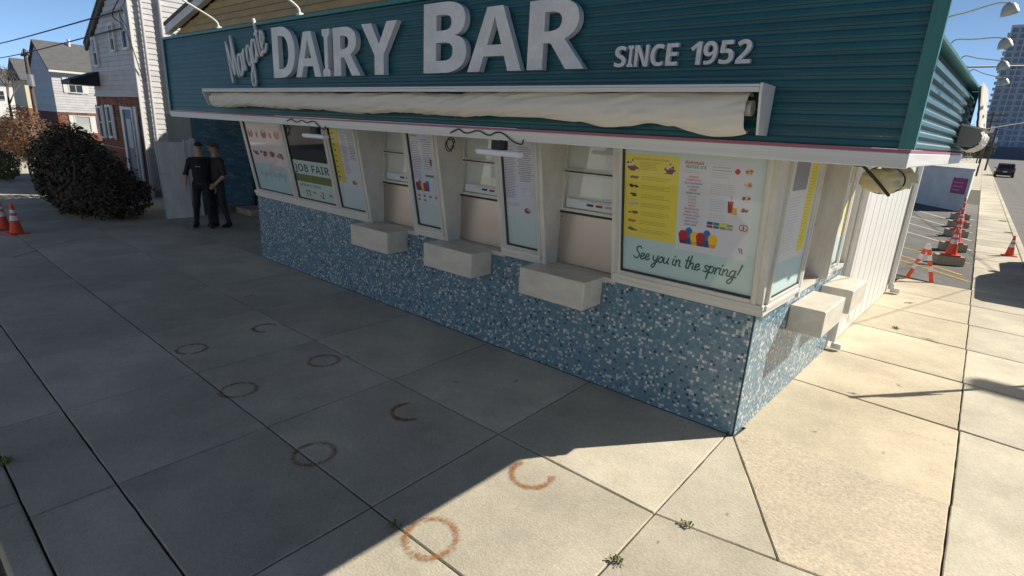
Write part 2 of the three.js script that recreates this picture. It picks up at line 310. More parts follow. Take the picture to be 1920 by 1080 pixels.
// poster and lettering art
const G = {                                              // a simple handwriting alphabet, strokes as points
  M: [1.45, [[0, 0], [.25, 1.9], [.32, 1.9], [.6, .4], [.66, .4], [1.15, 1.95], [1.22, 1.9], [1.18, .15], [1.4, 0]]],
  a: [.95, [[.75, .85], [.4, 1], [.08, .6], [.1, .1], [.4, .02], [.7, .5], [.78, .95], [.76, .2], [1, .05]]],
  r: [.7, [[0, .9], [.15, .8], [.15, 0]], [[.15, .5], [.38, .95], [.66, .88]]],
  g: [.92, [[.7, .85], [.4, 1], [.1, .6], [.15, .1], [.45, .1], [.7, .5], [.75, .95], [.66, -.6], [.3, -1], [.05, -.7], [.4, -.25], [.9, .1]]],
  t: [.62, [[.3, 1.8], [.25, .3], [.4, 0], [.68, .15]], [[0, 1.12], [.62, 1.17]]],
  e: [.78, [[0, .35], [.45, .55], [.55, .85], [.35, 1], [.1, .75], [.1, .25], [.35, 0], [.8, .3]]],
  S: [1.1, [[1, 1.7], [.7, 2], [.3, 1.75], [.35, 1.3], [.8, .8], [.8, .25], [.4, 0], [0, .3]]],
  y: [.88, [[0, .9], [.1, .3], [.4, .1], [.65, .5], [.7, 1], [.65, .2], [.5, -.8], [.15, -1], [.1, -.6], [.5, -.2], [.85, .1]]],
  o: [.82, [[.4, 1], [.08, .6], [.2, .05], [.55, .1], [.7, .6], [.4, 1], [.55, .8], [.85, .85]]],
  u: [.92, [[0, .9], [.08, .2], [.35, .05], [.6, .4], [.68, .95], [.66, .25], [.9, .05]]],
  i: [.45, [[.05, .95], [.1, .15], [.42, .1]], [[.18, 1.4], [.2, 1.48]]],
  n: [.9, [[0, .95], [.1, 0]], [[.08, .5], [.35, .95], [.6, .8], [.6, .15], [.88, .05]]],
  h: [.9, [[.1, 2], [.05, 0]], [[.07, .5], [.35, .95], [.6, .75], [.6, .1], [.88, .05]]],
  s: [.7, [[.6, .85], [.35, 1], [.1, .75], [.5, .4], [.45, .05], [.05, .1]]],
  p: [.84, [[.1, 1], [.05, -1]], [[.08, .6], [.35, 1], [.7, .7], [.6, .1], [.25, .05], [.08, .3]]],
  '!': [.5, [[.4, 2], [.2, .5]], [[.1, .03], [.11, .1]]],
  ' ': [.5],
};
function script(text, slant = 0.22) {                    // the strokes of a line of handwriting
  const out = []; let x = 0;
  for (const ch of text) { const [w, ...st] = G[ch]; for (const s of st) out.push(new THREE.CatmullRomCurve3(s.map(([u, v]) => V(x + u + v * slant, v, 0)), false, 'catmullrom', 0.6)); x += w; }
  return { strokes: out, width: x };
}
function writeScript(g, text, x, y, w, lw, color) {
  const s = script(text), k = w / s.width; g.strokeStyle = color; g.lineWidth = lw; g.lineCap = g.lineJoin = 'round';
  for (const c of s.strokes) { g.beginPath(); c.getPoints(30).forEach((p, i) => g[i ? 'lineTo' : 'moveTo'](x + p.x * k, y - p.y * k)); g.stroke(); }
}
const lines = (g, r, x, y, w, n, dy, color, h = 2.2) => { g.fillStyle = color; for (let i = 0; i < n; i++) { let u = x; const end = x + w * (0.7 + 0.3 * r()); while (u < end) { const q = 4 + r() * 13; g.fillRect(u, y + i * dy, Math.min(q, end - u), h); u += q + 3; } } };
const blob = (g, x, y, rx, ry, c) => { g.fillStyle = c; g.beginPath(); g.ellipse(x, y, rx, ry, 0, 0, 7); g.fill(); };
function sundae(g, r, x, y, s) { for (let i = 0; i < 26; i++) blob(g, x + (r() - .5) * s, y + (r() - .3) * s * .6, s * .12, s * .1, ['#5c3a28', '#e9dccd', '#8b5a3a', '#3c2317', '#d9c6ae'][r() * 5 | 0]); blob(g, x, y - s * .42, s * .09, s * .09, '#7d1f1b'); g.fillStyle = '#75402a'; g.beginPath(); g.moveTo(x - s * .5, y + s * .1); g.lineTo(x + s * .5, y + s * .1); g.lineTo(x + s * .25, y + s * .5); g.lineTo(x - s * .25, y + s * .5); g.fill(); }
function scoops(g, x, y, s, n) { const c = ['#b3212b', '#1d6fb8', '#f2c12e', '#b3212b', '#1d6fb8', '#f2c12e']; for (const b of [1, 0]) for (let i = 0; i < n; i++) { const blue = i % 3 === 1; if (blue !== !!b) continue; const cx = x + i * s * 0.62, cy = blue ? y - s * .35 : y; g.fillStyle = blue ? '#2a4f94' : i % 3 ? '#d9a322' : '#6b2b4a'; g.beginPath(); g.moveTo(cx - s * .42, cy + s * .2); g.lineTo(cx + s * .42, cy + s * .2); g.lineTo(cx + s * .3, y + s * .9); g.lineTo(cx - s * .3, y + s * .9); g.fill(); blob(g, cx, cy, s * (blue ? .4 : .47), s * .55, c[i % 6]); } }
const yellowMenu = (g, x, y, w, h, r) => {
  g.fillStyle = '#e4d552'; g.fillRect(x, y, w, h); g.fillStyle = '#6b6a3a'; g.font = `italic ${h * .028}px serif`; g.textAlign = 'center'; g.fillText('Sundaes Shakes Creams & Cones', x + w * .5, y + h * .06);
  sundae(g, r, x + w * .17, y + h * .13, w * .19); sundae(g, r, x + w * .84, y + h * .14, w * .17); lines(g, r, x + w * .3, y + h * .09, w * .38, 6, h * .016, '#6a6238');
  ['#8a6a4a', '#3d3326', '#4a3b2b', '#b9b6a4', '#8a5b1f', '#a9702f', '#6b5560'].forEach((c, i) => { const yy = y + h * (.27 + i * .105); for (let k = 0; k < 7; k++) blob(g, x + w * (.14 + r() * .13), yy + (r() - .5) * h * .025, w * .035, h * .011, c); lines(g, r, x + w * .34, yy - h * .018, w * .55, 3, h * .019, '#6f6a2e', 2.6); });
};
const bigMenu = (g, x, y, w, h, r) => {
  g.fillStyle = '#d6d9e2'; g.fillRect(x, y, w, h);
  g.textAlign = 'center'; g.font = `bold italic ${h * .05}px sans-serif`; g.fillStyle = '#b3262e'; g.fillText('Kohman', x + w * .19, y + h * .065); g.font = `bold ${h * .042}px sans-serif`; g.fillStyle = '#2e8a57'; g.fillText('WATER ICE', x + w * .22, y + h * .105);
  lines(g, r, x + w * .04, y + h * .13, w * .3, 2, h * .018, '#7d8a84');
  ['FLAVORS', 'CHERRY BLAST', 'BLUE RASPBERRY', 'BLUEBERRY', 'CHERRY', 'BUBBLE GUM', 'MELON', 'LEMON', 'MANGO', 'PEACH', 'WATERMELON', 'GREEN APPLE', 'COTTON CANDY', 'PINEAPPLE', 'TIGER BLOOD', 'ROOT BEER'].forEach((t, i) => { g.fillStyle = ['#9c2b3b', '#c03', '#27508f', '#1f5fa8', '#a22', '#2b3a55', '#7c8f3a', '#b98a3f', '#c77', '#a33'][i % 10]; g.font = `bold ${h * .024}px sans-serif`; g.fillText(t, x + w * .2, y + h * (.2 + i * .034)); g.fillStyle = 'rgba(150,110,120,.35)'; g.fillRect(x + w * .03, y + h * (.208 + i * .034), w * .34, 2); });
  lines(g, r, x + w * .44, y + h * .07, w * .3, 2, h * .03, '#3a8088', 4); lines(g, r, x + w * .44, y + h * .13, w * .26, 3, h * .02, '#8d8f98'); lines(g, r, x + w * .44, y + h * .24, w * .36, 6, h * .02, '#8a6f7c'); lines(g, r, x + w * .44, y + h * .4, w * .24, 6, h * .022, '#6c87a8'); lines(g, r, x + w * .44, y + h * .56, w * .3, 4, h * .025, '#8aa3bd');
  g.fillStyle = '#a3242c'; g.beginPath(); g.moveTo(x + w * .68, y + h * .4); g.lineTo(x + w * .76, y + h * .4); g.lineTo(x + w * .745, y + h * .52); g.lineTo(x + w * .695, y + h * .52); g.fill(); g.fillRect(x + w * .725, y + h * .34, 4, h * .07); g.fillStyle = '#d9b04e'; g.fillRect(x + w * .75, y + h * .46, w * .06, h * .07); blob(g, x + w * .77, y + h * .1, w * .035, h * .028, '#b8323a');
  ['#27408f', '#3c7a55', '#d8cf3a', '#8cb04a', '#b23', '#3c5fa8', '#7da03a', '#b98'].forEach((c, i) => { g.fillStyle = c; g.fillRect(x + w * (.43 + (i % 4) * .09), y + h * (.64 + (i > 3) * .035), w * .08, h * .028); });
  scoops(g, x + w * .1, y + h * .83, h * .105, 6);
  ['#a8773a', '#b98a3f', '#7a5232', '#6d4a35'].forEach((c, i) => { for (let k = 0; k < 9; k++) blob(g, x + w * (.88 + r() * .07), y + h * (.09 + i * .13) + (r() - .5) * h * .03, w * .02, h * .012, k % 3 ? c : '#d8b58a'); lines(g, r, x + w * .87, y + h * (.125 + i * .13), w * .09, 1, 4, '#9a9a9a'); });
  g.strokeStyle = '#b0603a'; g.lineWidth = w * .014; g.beginPath(); g.ellipse(x + w * .895, y + h * .655, w * .028, h * .03, 0, 0, 7); g.stroke(); g.beginPath(); g.ellipse(x + w * .94, y + h * .655, w * .028, h * .03, 0, 0, 7); g.stroke();
  g.strokeStyle = '#4b4b52'; g.beginPath(); g.moveTo(x + w * .89, y + h * .87); g.lineTo(x + w * .91, y + h * .92); g.moveTo(x + w * .92, y + h * .87); g.lineTo(x + w * .94, y + h * .93); g.stroke();
};
const listMenu = (g, x, y, w, h, r, yellow) => {
  g.fillStyle = '#d3d6e0'; g.fillRect(x, y, w, h); if (yellow) { g.fillStyle = '#dccd50'; g.fillRect(x, y, w * .36, h * .92); for (let i = 0; i < 9; i++) blob(g, x + w * .12, y + h * (.12 + i * .09), w * .045, h * .012, '#5a4a2a'); }
  const a = yellow ? .42 : .07; g.fillStyle = '#8d92ad'; lines(g, r, x + w * a, y + h * .14, w * (yellow ? .22 : .36), 30, h * .021, '#847c98', 6); lines(g, r, x + w * (yellow ? .7 : .52), y + h * .1, w * (yellow ? .26 : .42), 17, h * .026, '#57516b', 6);
  g.fillStyle = '#b04a4a'; g.fillRect(x + w * a, y + h * .1, w * .25, 5); for (let i = 0; i < 5; i++) blob(g, x + w * (yellow ? .68 : .5), y + h * (.12 + i * .075), 5, 5, '#3d2a33');
  g.strokeStyle = '#7f8aa5'; g.lineWidth = 4; g.setLineDash([5, 7]); g.beginPath(); g.ellipse(x + w * .74, y + h * .66, w * .16, h * .05, 0, 0, 7); g.stroke(); g.setLineDash([]);
  lines(g, r, x + w * .08, y + h * .82, w * .4, 2, h * .025, '#4e71b5', 4); blob(g, x + w * .7, y + h * .9, w * .09, h * .035, '#7d4a35'); blob(g, x + w * .73, y + h * .89, w * .04, h * .02, '#d7b08a');
};
const artA = (g, w, h) => { const r = rngOf(61); g.fillStyle = '#e8d9da'; g.fillRect(0, 0, w, h); g.fillStyle = '#b9d5da'; g.fillRect(0, h * .62, w, h * .38); [['#b5502f', .12], ['#3c3f4a', .3], ['#8c2a35', .5], ['#a8453c', .68], ['#c97a3a', .86]].forEach(([c, u], i) => { blob(g, w * u, h * .18, w * (i % 2 ? .03 : .075), h * .06, c); blob(g, w * u, h * .14, w * .03, h * .03, '#e6c7b4'); }); for (let i = 0; i < 4; i++) for (let k = 0; k < 8; k++) blob(g, w * (.15 + i * .23 + (r() - .5) * .13), h * (.46 + (r() - .5) * .06), w * .035, h * .02, ['#7c4a34', '#9a3b3b', '#c08a5a', '#5b2f2f'][(k + i) % 4]); writeScript(g, 'See you in the spring!', w * .1, h * .78, w * .78, 5, '#4f7d86'); };
const artB = (g, w, h) => { g.fillStyle = '#c9d8d2'; g.fillRect(0, 0, w, h); g.fillStyle = '#1e4a4a'; g.textAlign = 'left'; g.font = `bold ${h * .27}px sans-serif`; g.save(); g.translate(w * .05, h * .29); g.scale(w * .9 / g.measureText('JOB FAIR').width, 1); g.fillText('JOB FAIR', 0, 0); g.restore(); g.fillStyle = '#6e7a2c'; g.fillRect(0, h * .36, w, h * .2); g.fillStyle = '#8a7a3a'; g.fillRect(w * .4, h * .36, w * .04, h * .2); g.fillStyle = '#3d5f7c'; g.font = `bold ${h * .1}px sans-serif`; g.fillText('SATURDAY & SUNDAY', w * .08, h * .68, w * .84); g.fillStyle = '#5a1f38'; g.font = `bold ${h * .24}px sans-serif`; g.fillText('11', w * .2, h * .93); g.fillText('-2', w * .58, h * .93); g.font = `bold ${h * .1}px sans-serif`; g.fillText('am', w * .40, h * .84); g.fillText('pm', w * .83, h * .84); };
const artC = (g, w, h) => { const r = rngOf(63); listMenu(g, 0, 0, w, h, r, true); };
const artD = (g, w, h) => { const r = rngOf(64); g.fillStyle = '#d3d6e0'; g.fillRect(0, 0, w, h); lines(g, r, w * .1, h * .05, w * .3, 2, 10, '#8a4a4a', 6); lines(g, r, w * .08, h * .14, w * .38, 22, h * .024, '#865f78', 6); lines(g, r, w * .55, h * .1, w * .38, 14, h * .03, '#5f6178', 6); g.fillStyle = '#7d2030'; g.fillRect(w * .8, h * .36, w * .07, h * .09); g.fillStyle = '#4f8a74'; g.fillRect(w * .55, h * .58, w * .35, h * .03); scoops(g, w * .16, h * .74, h * .085, 5); for (let i = 0; i < 6; i++) sundae(g, r, w * (.16 + (i % 4) * .24), h * (.88 + (i > 3) * .06), h * .05); };
const artE = (g, w, h) => { const r = rngOf(65); listMenu(g, 0, 0, w, h, r, false); };
const artF = (g, w, h) => {
  const r = rngOf(66); g.fillStyle = '#bcd6d6'; g.fillRect(0, 0, w, h); g.fillStyle = '#cbdcdd'; g.fillRect(0, 0, w, h * .7);
  yellowMenu(g, 0, h * .055, w * .43, h * .655, r); bigMenu(g, w * .435, h * .055, w * .50, h * .69, r);
  writeScript(g, 'See you in the spring!', w * .10, h * .885, w * .80, w * .0105, '#1c4a4c');
};
const artG = (g, w, h) => { const r = rngOf(67); g.fillStyle = '#d9d8d6'; g.fillRect(0, 0, w, h); g.fillStyle = '#8f8b96'; g.fillRect(w * .1, h * .05, w * .5, h * .2); lines(g, r, w * .1, h * .3, w * .4, 20, h * .02, '#a99890', 3); g.fillStyle = '#e3d23a'; g.fillRect(w * .66, h * .06, w * .26, h * .66); lines(g, r, w * .68, h * .1, w * .2, 24, h * .024, '#8a7f2a', 3); g.fillStyle = '#bcd3d2'; g.fillRect(0, h * .76, w, h * .24); };
// slanted display window: outline, glass and print; a group leaning out from the sill
const LEAN = Math.atan2(0.21, 1.17), PH = 1.19;   // the main front's panes lean out, the side front's stand upright
function displayWindow(x0, x1, side, art, place = [0, 0, 1, 1], label) {
  const w = x1 - x0, p = bPoint(x0, 0.05, PANE0), g = side === 'B' ? sub('display_window', shop, p.x, p.y, p.z) : sub('display_window', shop, x0, PANE0, 0.05);
  g.rotation.order = 'YXZ'; if (side === 'B') g.rotation.y = TB; else g.rotation.x = LEAN;
  if (label) g.userData.label = label;
  const f = 0.045, bar = (a, b, c, d) => part('frame', rbox(a, b, c, d, -0.03, 0.022, 0.006), M.alu, g);
  bar(0, f, 0, PH); bar(w - f, w, 0, PH); bar(f, w - f, 0, f * 0.8); bar(f, w - f, PH - f, PH);
  part('gasket', merged([box(f, f + 0.014, 0.037, PH - f, -0.012, 0.012), box(f + 0.014, w - f, 0.037, 0.05, -0.012, 0.012)]), M.gasket, g);
  part('glass', box(f + 0.0145, w - f, 0.0505, PH - f, -0.004, 0), M.glass, g);
  const iw = w - 2 * f, ih = PH - f - 0.05, [a, b, c, d] = place;
  if (art) {
    const W = Math.round(Math.min(1400, iw * (c - a) * 1000)), H = Math.round(ih * (d - b) * 1000), t = canvasTexture(W, H, art);
    part('poster', new THREE.PlaneGeometry(iw * (c - a), ih * (d - b)).translate(f + iw * (a + c) / 2, 0.05 + ih * (b + d) / 2, side === 'B' ? 0.004 : -0.008), std(0xffffff, 0.55, { map: t }), g);
    if (b > 0 && b < 0.5) part('frosted_film', new THREE.PlaneGeometry(iw, ih * b).translate(f + iw / 2, 0.05 + ih * b / 2, -0.008), M.film, g);
  }
  return g;
}
displayWindow(-8.07, -6.86, 'A', artA, undefined, 'slanted window with pale food poster');
displayWindow(-6.80, -5.70, 'A', artB, [0, 0, 1, 0.52], 'slanted dark window with job fair notice');
displayWindow(-5.66, -5.0, 'A', artC, [0, 0.26, 1, 1], 'slanted window with half yellow menu');
displayWindow(-4.03, -3.53, 'A', artD, [0, 0.24, 1, 1], 'narrow slanted window with coloured ice scoops on its menu');
displayWindow(-2.60, -2.10, 'A', artE, [0, 0.28, 1, 1], 'narrow slanted window with white menu list');
displayWindow(-1.24, 0.0, 'A', artF, undefined, 'wide slanted window with yellow menu and handwritten greeting');
displayWindow(0.0, 0.82, 'B', artG, undefined, 'slanted side window with weathered menus');
displayWindow(1.85, 2.15, 'B', artG, undefined);
part('corner_post', prism([[-0.02, SILL + 0.1], [0.06, PANE0], [0.275, EAVE + 0.03], [-0.02, EAVE + 0.03]], -0.004, 0.046), M.alu, shop);
// sills and the cheeks of the serving recesses
for (const [a, b] of [[-8.2, -5.0], [-4.06, -3.53], [-2.63, -2.1], [-1.27, 0.06]]) {
  part('sill', rbox(a, b, SILL + 0.002, 1.14, -0.12, 0.055, 0.008), M.white, shop); part('sill', rbox(a + 0.002, b - 0.002, 1.141, 1.188, -0.12, 0.075, 0.01), M.white, shop);
}
for (const [a, b] of [[-0.03, 0.84], [1.84, 2.16]]) { onB(part('sill', rbox(a, b, SILL + 0.002, 1.14, -0.12, 0.055, 0.008), M.white, shop)); onB(part('sill', rbox(a, b, 1.141, 1.188, -0.12, 0.075, 0.01), M.white, shop)); }
const cheek = (x) => prism([[-0.17, SILL + 0.004], [0.045, SILL + 0.004], [0.06, PANE0], [0.265, EAVE + 0.02], [-0.17, EAVE + 0.02]], x - 0.024, x + 0.024);
part('jamb', prism([[-0.02, SILL + 0.004], [0.06, SILL + 0.004], [0.06, PANE0], [0.265, EAVE + 0.02], [0.185, EAVE + 0.02]], -8.14, -8.075), M.alu, shop);
part('jamb', prism([[0.0, PANE0], [0.075, PANE0], [0.29, EAVE + 0.02], [0.2, EAVE + 0.02]], -6.858, -6.802), M.alu, shop);
part('jamb', prism([[0.0, PANE0], [0.075, PANE0], [0.29, EAVE + 0.02], [0.2, EAVE + 0.02]], -5.698, -5.662), M.alu, shop);
for (const x of [-4.974, -4.056, -3.504, -2.626, -2.074, -1.266]) part('recess_cheek', cheek(x), M.white, shop);
const uprightCheek = (x) => box(x - 0.024, x + 0.024, SILL + 0.004, EAVE + 0.003, -0.17, 0.075);
for (const x of [0.846, 1.824, 2.176]) onB(part('recess_cheek', uprightCheek(x), M.white, shop));
// serving windows: steel hatch, two sashes, box counter
const cardStrip = canvasTexture(256, 64, (g) => { g.fillStyle = '#d7dee4'; g.fillRect(0, 0, 256, 64); [['#3a3f6a', 95], ['#9c3a3a', 135], ['#c79a9a', 175], ['#2f7fae', 215]].forEach(([c, x]) => { g.fillStyle = c; g.fillRect(x, 22, 30, 18); }); lines(g, rngOf(3), 60, 8, 150, 1, 5, '#8a93a0', 3); });
function serving(x0, x1, side, ledge) {
  const g = sub('serving_window', shop); if (side === 'B') { g.rotation.y = TB; }
  const z = -0.15;
  part('hatch_panel', rbox(x0, x1, 1.105, 1.62, z - 0.03, z, 0.006), M.steel, g);
  for (const [u, v] of [[x0 + 0.02, 1.14], [x1 - 0.02, 1.14], [x0 + 0.02, 1.58], [x1 - 0.02, 1.58]]) part('screw', new THREE.CylinderGeometry(0.006, 0.006, 0.006, 8).rotateX(Math.PI / 2).translate(u, v, z + 0.002), M.gasket, g);
  part('hatch_edge', box(x0, x1, 1.621, 1.64, z - 0.02, z + 0.014), M.gasket, g);
  const fr = (a, b, c, d, q = 0.01) => box(a, b, c, d, z - 0.03, z + q);
  part('sash', merged([fr(x0, x0 + 0.035, 1.642, 2.03), fr(x1 - 0.035, x1, 1.642, 2.03), fr(x0 + 0.035, x1 - 0.035, 1.642, 1.67), fr(x0 + 0.035, x1 - 0.035, 2.005, 2.03)]), M.alu, g);
  part('sash', merged([fr(x0, x0 + 0.03, 2.032, EAVE, -0.008), fr(x1 - 0.03, x1, 2.032, EAVE, -0.008), fr(x0 + 0.03, x1 - 0.03, 2.032, 2.06, -0.008)]), M.alu, g);
  part('meeting_rail', box(x0 + 0.03, x1 - 0.03, 2.024, 2.036, z + 0.011, z + 0.016), M.gasket, g);
  part('glass', box(x0 + 0.036, x1 - 0.036, 1.671, 2.004, z - 0.012, z - 0.008), M.glass, g); part('glass', box(x0 + 0.031, x1 - 0.031, 2.061, EAVE, z - 0.024, z - 0.02), M.glass, g);
  part('blind', box(x0 + 0.003, x1 - 0.003, 1.645, EAVE, z - 0.06, z - 0.04), M.blind, g);
  part('card_sticker', new THREE.PlaneGeometry((x1 - x0) * 0.86, 0.085).translate((x0 + x1) / 2, 1.725, z - 0.006), std(0xffffff, 0.6, { map: cardStrip }), g);
  const [a, b, y0, y1, zo] = ledge;
  const l = sub('counter_ledge', shop); if (side === 'B') l.rotation.y = TB;
  part('ledge_box', rbox(a, b, y0, y1, 0.0015, zo, 0.012, 3), M.ledge, l);
  part('recess_floor', box(x0 - 0.02, x1 + 0.02, 1.06, 1.102, -0.2, 0.0012), M.ledge, l);
}
serving(-4.95, -4.08, 'A', [-5.03, -4.26, 0.83, 1.10, 0.33]);
serving(-3.48, -2.65, 'A', [-3.59, -2.82, 0.83, 1.10, 0.33]);
serving(-2.05, -1.29, 'A', [-2.16, -1.40, 0.83, 1.10, 0.33]);
serving(0.87, 1.80, 'B', [0.92, 1.66, 0.74, 0.99, 0.30]);
serving(2.2, 2.86, 'B', [1.98, 2.68, 0.74, 0.99, 0.30]);
// body: rear walls, floor, ceiling, roof
part('back_wall', box(L0, -0.3, 0, 2.77, -7, -6.85), M.white, shop); part('end_wall', box(L0, L0 + 0.12, 0, EAVE, -6.85, -0.2), M.white, shop); part('partition', box(L0 + 0.12, 0, 0, EAVE, -3.2, -3.1), M.inside, shop);
part('end_jamb', box(L0, L0 + 0.1, SILL, EAVE, -0.2, 0.0), M.white, shop);
{
  const E0 = bPoint(2.6, 0.78, 0), poly = (o) => [[-9.33 + o, 0.77 - o], [0.745 - o, 0.79 - o], [E0.x - o, E0.z], [-0.2, E0.z], [-0.2, -6.8], [-8.2, -6.8], [-8.2, -0.95], [-9.33 + o, -0.95]];
  part('soffit', prism(poly(0.02), EAVE + 0.004, EAVE + 0.05, 'y'), M.white, shop);
  part('roof', prism(poly(0.06), 2.78, 2.86, 'y'), M.shingle, shop);
  const y0 = 2.405, dy = 0.0625, TOPB = 2.965, BE = 2.6;
  for (let i = 0; i < 17; i++) {
    const a = y0 + i * dy, b = a + dy - 0.0015, prof = [[0.77, a], [0.8, a], [0.804, a + 0.012], [0.801, a + 0.034], [0.797, a + 0.044], [0.797, b], [0.77, b]];
    part('siding_plank', metreUV(prism(prof, -9.33, 0.77), 0.7), M.teal[i % 3], shop);
    if (b < TOPB) { const k = prof.map(([z, y]) => [z > 0.8 ? z + 0.01 : z, y]); onB(part('siding_plank', metreUV(prism(k, -0.765, BE), 0.7), M.teal[(i + 1) % 3], shop)); part('siding_plank', metreUV(prism(prof.map(([z, y]) => [z - 0.76 + 9.34, y]), -0.95, 0.75).rotateY(-Math.PI / 2), 0.7), M.teal[i % 3], shop); }
  }
  part('parapet_cap', rbox(-9.37, 0.82, 3.47, 3.51, 0.70, 0.83, 0.01), M.tealTrim, shop); onB(part('parapet_cap', rbox(-0.70, BE + 0.02, 2.966, 3.0, 0.70, 0.83, 0.01), M.tealTrim, shop));
  part('parapet_back', box(-9.32, 0.74, 2.87, 3.468, 0.735, 0.768), M.shingle, shop); onB(part('parapet_back', box(-0.70, BE, 2.87, 2.964, 0.735, 0.768), M.shingle, shop));
  part('corner_trim', box(0.745, 0.815, 2.404, 3.469, 0.772, 0.832), M.tealTrim, shop); onB(part('corner_trim', box(BE, BE + 0.04, 2.404, 2.964, 0.74, 0.82), M.tealTrim, shop)); part('corner_trim', box(-9.375, -9.32, 2.404, 3.469, 0.75, 0.825), M.tealTrim, shop);
  part('eave_trim', rbox(-9.36, 0.80, EAVE - 0.025, 2.386, 0.745, 0.822, 0.006), M.cleanWhite, shop); onB(part('eave_trim', rbox(-0.76, BE + 0.02, EAVE - 0.022, 2.384, 0.745, 0.822, 0.006), M.cleanWhite, shop)); part('eave_trim', rbox(-9.362, -9.3, EAVE - 0.02, 2.382, -0.95, 0.744, 0.006), M.cleanWhite, shop);
  part('pink_stripe', box(-9.36, 0.80, 2.3865, 2.4035, 0.75, 0.818), M.pink, shop); onB(part('pink_stripe', box(-0.72, BE + 0.02, 2.3855, 2.4025, 0.75, 0.818), M.pink, shop));
}
// white boarded side wall behind the serving windows, with its downpipe
part('side_wall_core', box(2.9, 7.0, 0, 2.5, -0.3, -0.02), M.white, shop).rotation.y = TB;
for (let i = 0; i < 20; i++) { const a = 2.9 + i * 0.205; onB(part('wall_board', rbox(a + 0.002, a + 0.203, 0.02, 2.5, -0.02, 0.004 + (i % 2) * 0.003, 0.004), M.cleanWhite, shop)); }
onB(part('downpipe', merged([rbox(6.86, 6.94, 0.14, 2.3, 0.012, 0.085, 0.012), rbox(6.86, 6.94, 0.02, 0.1, 0.06, 0.2, 0.012), rbox(6.862, 6.938, 0.07, 0.17, 0.03, 0.11, 0.012)]), M.cleanWhite, shop));
onB(part('downpipe', merged([rbox(2.96, 3.03, 0.1, 2.3, 0.012, 0.075, 0.012), rbox(2.962, 3.028, 0.02, 0.09, 0.04, 0.15, 0.012)]), M.cleanWhite, shop));

// ───────── sign letters ─────────
const bold = await new FontLoader().loadAsync('fonts/droid/droid_sans_bold.typeface.json');
const sign = thing('sign_lettering', 'raised white letters reading Margate DAIRY BAR SINCE 1952 on teal fascia', 'sign', [0, 0, 0.812]);
function letter(ch, x0, x1, y0, h, depth) {
  const g = new TextGeometry(ch, { font: bold, size: 1, depth: 1, curveSegments: 6, bevelEnabled: false }); g.computeBoundingBox(); const b = g.boundingBox;
  const kx = (x1 - x0) / (b.max.x - b.min.x), ky = h / (b.max.y - b.min.y); g.translate(-b.min.x, -b.min.y, 0).scale(kx, ky, depth).translate(x0, y0, 0);
  return part('letter', g, M.letter, sign);
}
const capY = 2.845;
for (const [c, a, b, h] of [['D', -5.73, -5.22, 0.56], ['A', -5.21, -4.68, 0.475], ['I', -4.64, -4.50, 0.475], ['R', -4.43, -3.95, 0.475], ['Y', -3.92, -3.36, 0.475], ['B', -2.98, -2.44, 0.57], ['A', -2.42, -1.83, 0.485], ['R', -1.77, -1.24, 0.485]]) letter(c, a, b, capY, h, 0.06);
{
  const w = { S: .75, I: .36, N: .85, C: .8, E: .68, ' ': .5, 1: .6, 9: .74, 5: .74, 2: .74 }; let tot = 0; for (const c of 'SINCE 1952') tot += w[c];
  let x = -1.02; for (const c of 'SINCE 1952') { const a = w[c] * 0.94 / tot; if (c !== ' ') letter(c, x + a * 0.06, x + a * 0.92, 2.85, 0.135, 0.03); x += a; }
  const s = script('Margate', 0.05), k = 1.08 / s.width;
  for (const c of s.strokes) {
    const pts = c.getPoints(16).map((p) => V(p.x * k, p.y * k * 1.5, 0.02));
    const t = new THREE.TubeGeometry(new THREE.CatmullRomCurve3(pts), 40, 0.0185, 7).scale(1, 1, 1.1);
    t.rotateZ(0.36).translate(-6.92, 2.80, 0); part('script_stroke', t, M.letter, sign);
  }
}

// ───────── rolled awnings ─────────
function clothRoll(x0, x1, yc, zc, r, seed, droop) {     // a rolled canvas with folds, sag and a ragged lower hem
  const N = 180, K = 26, q = noise2(64, seed), q2 = noise2(24, seed + 1), pos = [], idx = [];
  for (let i = 0; i <= N; i++) { const u = i / N, x = x0 + (x1 - x0) * u; for (let k = 0; k <= K; k++) {
    const a = -0.75 + (k / K) * Math.PI * 1.5, f = 1 + (q(u * 1.0 + k * 0.010, k / K * 0.35) - 0.5) * 0.30 + (q2(u, k / K * 0.2) - 0.5) * 0.22, sag = droop(u) * Math.pow(k / K, 2.2);
    pos.push(x, yc + Math.cos(a) * r * f * 1.05 - sag + Math.sin(u * 9) * 0.006, zc + Math.sin(a) * r * f * 0.9);
  } }
  for (let i = 0; i < N; i++) for (let k = 0; k < K; k++) { const a = i * (K + 1) + k, b = a + K + 1; idx.push(a, a + 1, b, b, a + 1, b + 1); }
  const g = new THREE.BufferGeometry(); g.setAttribute('position', new THREE.Float32BufferAttribute(pos, 3)); g.setIndex(idx); g.computeVertexNormals(); return g;
}
M.canvas.side = THREE.DoubleSide; M.tarp.side = THREE.DoubleSide;
